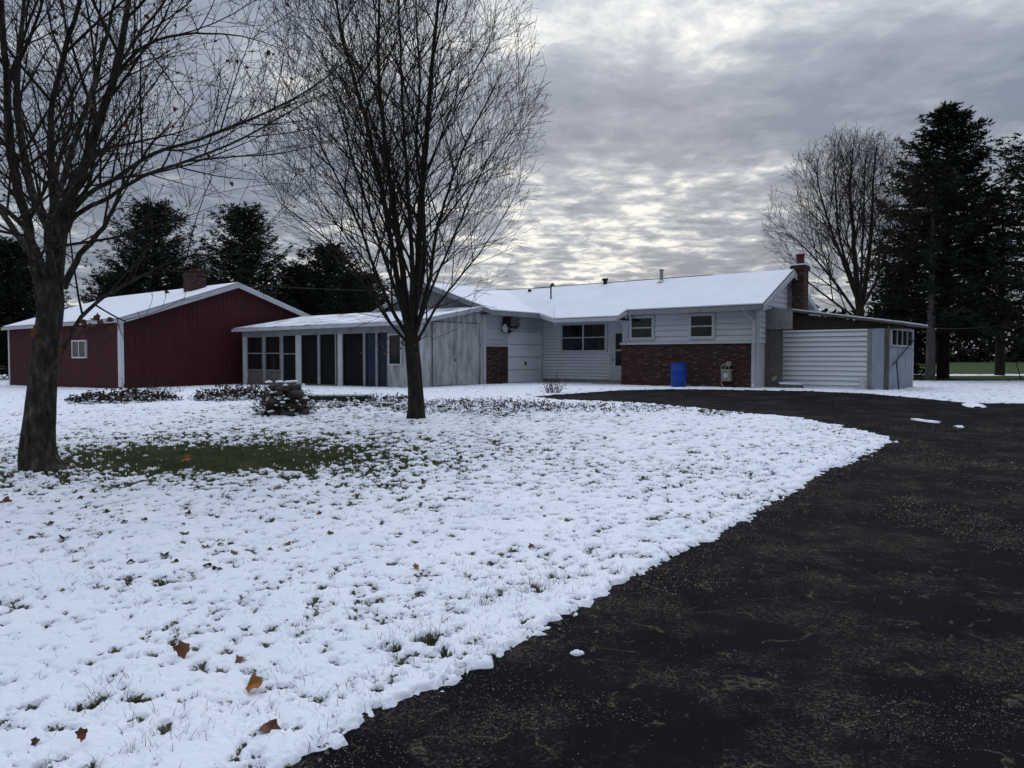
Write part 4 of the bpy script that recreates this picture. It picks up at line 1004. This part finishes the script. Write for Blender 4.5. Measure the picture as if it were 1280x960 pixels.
# ================================================================== FALLEN LEAVES
random.seed(81)
def leaf_obj(px,py,size,m,label,group=None,rot=None,tilt=None,lift=.05):
    p=gp(px,py); me_=MB(); vs,fs=leaf_verts((0,0,0),size,rot if rot is not None else random.uniform(0,6.28),tilt if tilt is not None else random.uniform(-.5,.5)); me_.add(vs,fs)
    me=bpy.data.meshes.new('fallen_leaf'); me.from_pydata([tuple(v) for v in me_.v],[],me_.f); me.materials.append(M[m])
    o=link('fallen_leaf',me); o.location=(p.x,p.y,p.z+lift); tag(o,label,'leaf',group)
leaf_obj(231,829,.062,'leafA','large dark brown curled leaf on the snow, lower left',tilt=.7,lift=.075)
leaf_obj(300,835,.045,'leafA','small tan leaf right of the large dark brown one',tilt=.1)
leaf_obj(317,873,.060,'leafB','bright orange leaf nearest the driveway on the snow',tilt=.5,lift=.07)
leaf_obj(336,922,.058,'leafA','brown leaf lying closest to the bottom edge near the asphalt',tilt=.3)
leaf_obj(46,942,.026,'leafC','tiny dark leaf in the bottom left corner',tilt=.4)
leaf_obj(104,942,.036,'leafA','small brown leaf standing upright near the bottom left',tilt=1.2,lift=.08)
leaf_obj(521,716,.035,'leafB','lone small orange leaf in the middle of the lawn',tilt=.6)
leaf_obj(232,580,.10,'leafB','orange leaf lying on the bare green patch',tilt=.7,lift=.08)
leaf_obj(5,632,.09,'leafA','brown leaf at the left edge below the big maple',tilt=.3)
rest=[(40,678),(52,674),(75,641),(72,632),(132,645),(105,640),(100,628),(155,658),(180,655),(447,601),(452,596),(554,581),(603,589),(596,602),(830,614),(640,565),(560,590),(530,605),(610,600),(575,575),(120,620),(62,660),(85,668),(205,700),(26,640),(14,600),(390,570),(150,575),(70,600),(665,690),(445,575)]
for k in range(26): rest.append((random.uniform(0,420),random.uniform(605,720)))
for px,py in rest: leaf_obj(px,py,random.uniform(.03,.055),random.choice(('leafA','leafC','leafC','leafA')),'small brown leaf among those scattered over the snowy lawn','small brown leaves scattered over the lawn',lift=.045)
# ================================================================== GRASS BLADES, GRIT
rng=np.random.default_rng(91)
def blades(cx,cy,h,lean,wd):
    n=len(cx); z=terrain(cx,cy); a=rng.uniform(0,2*np.pi,n); dx=np.cos(a)*lean*h; dy=np.sin(a)*lean*h; b=rng.uniform(0,2*np.pi,n); wx=np.cos(b)*wd; wy=np.sin(b)*wd
    p0=np.stack([cx-wx,cy-wy,z-.005],-1); p1=np.stack([cx+wx,cy+wy,z-.005],-1)
    p2=np.stack([cx+dx*.4+wx*.8,cy+dy*.4+wy*.8,z+h*.6],-1); p3=np.stack([cx+dx*.4-wx*.8,cy+dy*.4-wy*.8,z+h*.6],-1); p4=np.stack([cx+dx,cy+dy,z+h],-1)
    return np.stack([p0,p1,p2,p3,p4],1)
cxs=[];cys=[];hs=[]
def tuft(px,py,n,sr,h):
    p=gp(px,py); k=p.y/5
    cxs.append(rng.normal(p.x,sr,n)); cys.append(rng.normal(p.y,sr*1.3,n)); hs.append(rng.uniform(.5,1.1,n)*h)
for px,py,n,sr,h in ((111,890,60,.06,.10),(145,868,50,.10,.10),(540,806,60,.05,.11),(490,815,50,.05,.10),(605,762,40,.04,.10),(670,738,70,.09,.10),(560,790,40,.12,.09),(640,760,60,.15,.09),(165,950,36,.07,.08),(200,935,50,.10,.10),(240,905,40,.10,.10),(372,790,30,.04,.09),(135,728,30,.05,.09),(208,733,24,.05,.08),(187,757,24,.05,.08),(20,760,20,.06,.08),(590,715,24,.06,.08),(85,745,20,.06,.08),(740,560+130,30,.1,.09),(620,750,30,.08,.09),(700,720,40,.1,.09),(360,870,30,.08,.09),(345,845,24,.06,.09),(450,870,30,.1,.09),(395,880,24,.1,.09),(310,905,30,.12,.09),(520,830,30,.1,.09),(885,520,30,.15,.12),(1045,535,24,.2,.1)):
    tuft(px,py,n,sr,h)
# scattered blades, denser in clumps and towards the driveway edge
N=90000
yy=1.8*np.exp(rng.uniform(0,math.log(28/1.8),N)); xx=yy*rng.uniform(-.85,.75,N)
sd=sdist(xx,yy,DP); ok=sd>.03
cl=fbm(xx*1.3,yy*1.3,101,3)
pr=.03+.20*np.clip((cl-.53)*5,0,1)+.5*np.exp(-sd/.6)*np.clip((cl-.42)*5,0,1)+.22*blob(xx,yy,-4.2,11.3,2.8,1.6)+.05*blob(xx,yy,-4.2,12,5,3)
ok&=rng.random(N)<pr
cxs.append(xx[ok]); cys.append(yy[ok]); hs.append(rng.uniform(.045,.085,ok.sum()))
cx=np.concatenate(cxs); cy=np.concatenate(cys); h=np.concatenate(hs)
V=blades(cx,cy,h,rng.uniform(.2,1.1,len(cx)),np.clip(.0011*np.maximum(cy/4,1),.0012,.006))
i=np.arange(len(cx))[:,None]*5
o=link('grass',np_mesh('grass',V.reshape(-1,3),[(i+np.array([[0,1,2,3]])),(i+np.array([[3,2,4]]))],M['grassblade'])); tag(o,'sparse dark grass blades poking up through the thin snow','grass',kind='stuff')
# grit on the drive
N=260000
yy=1.8*np.exp(rng.uniform(0,math.log(16/1.8),N)); xx=yy*rng.uniform(-.4,.85,N)
sd=sdist(xx,yy,DP); cl=fbm(xx*.9+3,yy*.9,111,4); 
pr=.014+.5*np.clip((cl-.53)*8,0,1)+.5*np.exp(sd/.22)*(sd<0)
ok=(sd<-.0)&(rng.random(N)<pr)
xx=xx[ok];yy=yy[ok];n=len(xx); s=rng.uniform(.0015,.0045,n)*np.clip(yy/3.5,1,3)
big=rng.random(n)<.004; s[big]*=3
z=terrain(xx,yy)+.008; a=rng.uniform(0,6.28,n); el=rng.uniform(.4,1,n)
V=np.stack([np.stack([xx+s*np.cos(a+q)*(1 if q in(0,3.14) else el),yy+s*np.sin(a+q)*(1 if q in(0,3.14) else el),z+(s*.8 if q==1.57 else 0*s)],-1) for q in (0,1.57,3.14,4.71)],1)
i=np.arange(n)[:,None]*4
M['grit']=nmat('tan_grit',(.05,.042,.03),(.16,.135,.10),40,.9,0,c3=(.34,.31,.25))
o=link('grit',np_mesh('grit',V.reshape(-1,3),[i+np.array([[0,1,2]]),i+np.array([[0,2,3]])],M['grit'])); tag(o,'fine tan grit and crumbs scattered over the dark asphalt','grit',kind='stuff')
# ================================================================== LIGHT
SUN_AZ=math.radians(9); SUN_EL=math.radians(17)   # ahead of the camera, behind cloud
sd_=Vector((math.sin(SUN_AZ)*math.cos(SUN_EL),math.cos(SUN_AZ)*math.cos(SUN_EL),math.sin(SUN_EL)))
sl=bpy.data.lights.new('sun','SUN'); sl.energy=.6; sl.angle=math.radians(25); sl.color=(1,.95,.88)
so=bpy.data.objects.new('sun',sl); COL.objects.link(so); so.rotation_euler=(-sd_).to_track_quat('-Z','Y').to_euler()
W=bpy.data.worlds.new('World'); S.world=W; W.use_nodes=True; n=W.node_tree.nodes; l=W.node_tree.links
bg=n['Background']; bg.inputs['Strength'].default_value=.1
sky=n.new('ShaderNodeTexSky'); sky.sky_type='NISHITA'; sky.sun_disc=False; sky.sun_elevation=SUN_EL; sky.sun_rotation=SUN_AZ
tc=n.new('ShaderNodeTexCoord'); sx=n.new('ShaderNodeSeparateXYZ'); l.new(tc.outputs['Generated'],sx.inputs[0])
def mth(op,a,b=None,clamp=False):
    k=n.new('ShaderNodeMath'); k.operation=op; k.use_clamp=clamp
    for i,v in enumerate((a,b)):
        if v is None: continue
        if isinstance(v,(int,float)): k.inputs[i].default_value=v
        else: l.new(v,k.inputs[i])
    return k.outputs[0]
zc=mth('ADD',mth('MAXIMUM',sx.outputs[2],0),.10)
cu=n.new('ShaderNodeCombineXYZ'); l.new(mth('DIVIDE',sx.outputs[0],zc),cu.inputs[0]); l.new(mth('DIVIDE',sx.outputs[1],zc),cu.inputs[1])
SKYOFF=(8.7,2.1,0)
def wn(scale,det,ro,dist=0,off=(0,0,0)):
    mp=n.new('ShaderNodeMapping'); mp.inputs['Location'].default_value=off; l.new(cu.outputs[0],mp.inputs[0])
    k=n.new('ShaderNodeTexNoise'); k.inputs['Scale'].default_value=scale; k.inputs['Detail'].default_value=det; k.inputs['Roughness'].default_value=ro; k.inputs['Distortion'].default_value=dist
    l.new(mp.outputs[0],k.inputs['Vector']); return k.outputs[0]
big=wn(.75,5,.55,.3,SKYOFF); sm=wn(2.6,7,.62,.25,(5,3,0))
dotv=n.new('ShaderNodeVectorMath'); dotv.operation='DOT_PRODUCT'; l.new(tc.outputs['Generated'],dotv.inputs[0])
g_=ray(700,250).normalized(); dotv.inputs[1].default_value=g_
glow=mth('POWER',mth('MAXIMUM',dotv.outputs['Value'],0),40)
glow2=mth('POWER',mth('MAXIMUM',dotv.outputs['Value'],0),3)
cell=wn(7.5,4,.6,.3,(1,9,0))
f=mth('ADD',mth('ADD',mth('MULTIPLY',big,.55),mth('MULTIPLY',sm,.45)),mth('MULTIPLY',mth('SUBTRACT',cell,.5),mth('MULTIPLY',mth('SUBTRACT',.40,sx.outputs[2]),1.9)))
f=mth('ADD',mth('SUBTRACT',f,.012),mth('MULTIPLY',glow,.075))
cr=ramp(n,[(.40,(.19,.22,.28)),(.50,(.27,.30,.36)),(.56,(.40,.43,.47)),(.64,(.80,.79,.74))]); l.new(f,cr.inputs[0])
# brightness: brighter overhead, dim behind the camera
gain=mth('ADD',mth('ADD',mth('MULTIPLY',glow,.02),.92),mth('MULTIPLY',mth('POWER',mth('MAXIMUM',sx.outputs[2],0),3.0),4.8))
back=mth('ADD',mth('MULTIPLY',mth('ADD',sx.outputs[1],.2,True),.48),.60,True)
gain=mth('MULTIPLY',gain,back)
vm=n.new('ShaderNodeVectorMath'); vm.operation='SCALE'; l.new(cr.outputs[0],vm.inputs[0]); l.new(mth('MULTIPLY',gain,10.0),vm.inputs['Scale'])
mx=n.new('ShaderNodeMixRGB'); mx.inputs[0].default_value=.975; l.new(sky.outputs[0],mx.inputs[1]); l.new(vm.outputs[0],mx.inputs[2]); l.new(mx.outputs[0],bg.inputs['Color'])
S.view_settings.view_transform='Standard'; S.view_settings.look='None'; S.view_settings.exposure=.28; S.view_settings.gamma=1
S.render.engine='CYCLES'
print('twigs',t1.cnt,t2.cnt,t3.cnt)
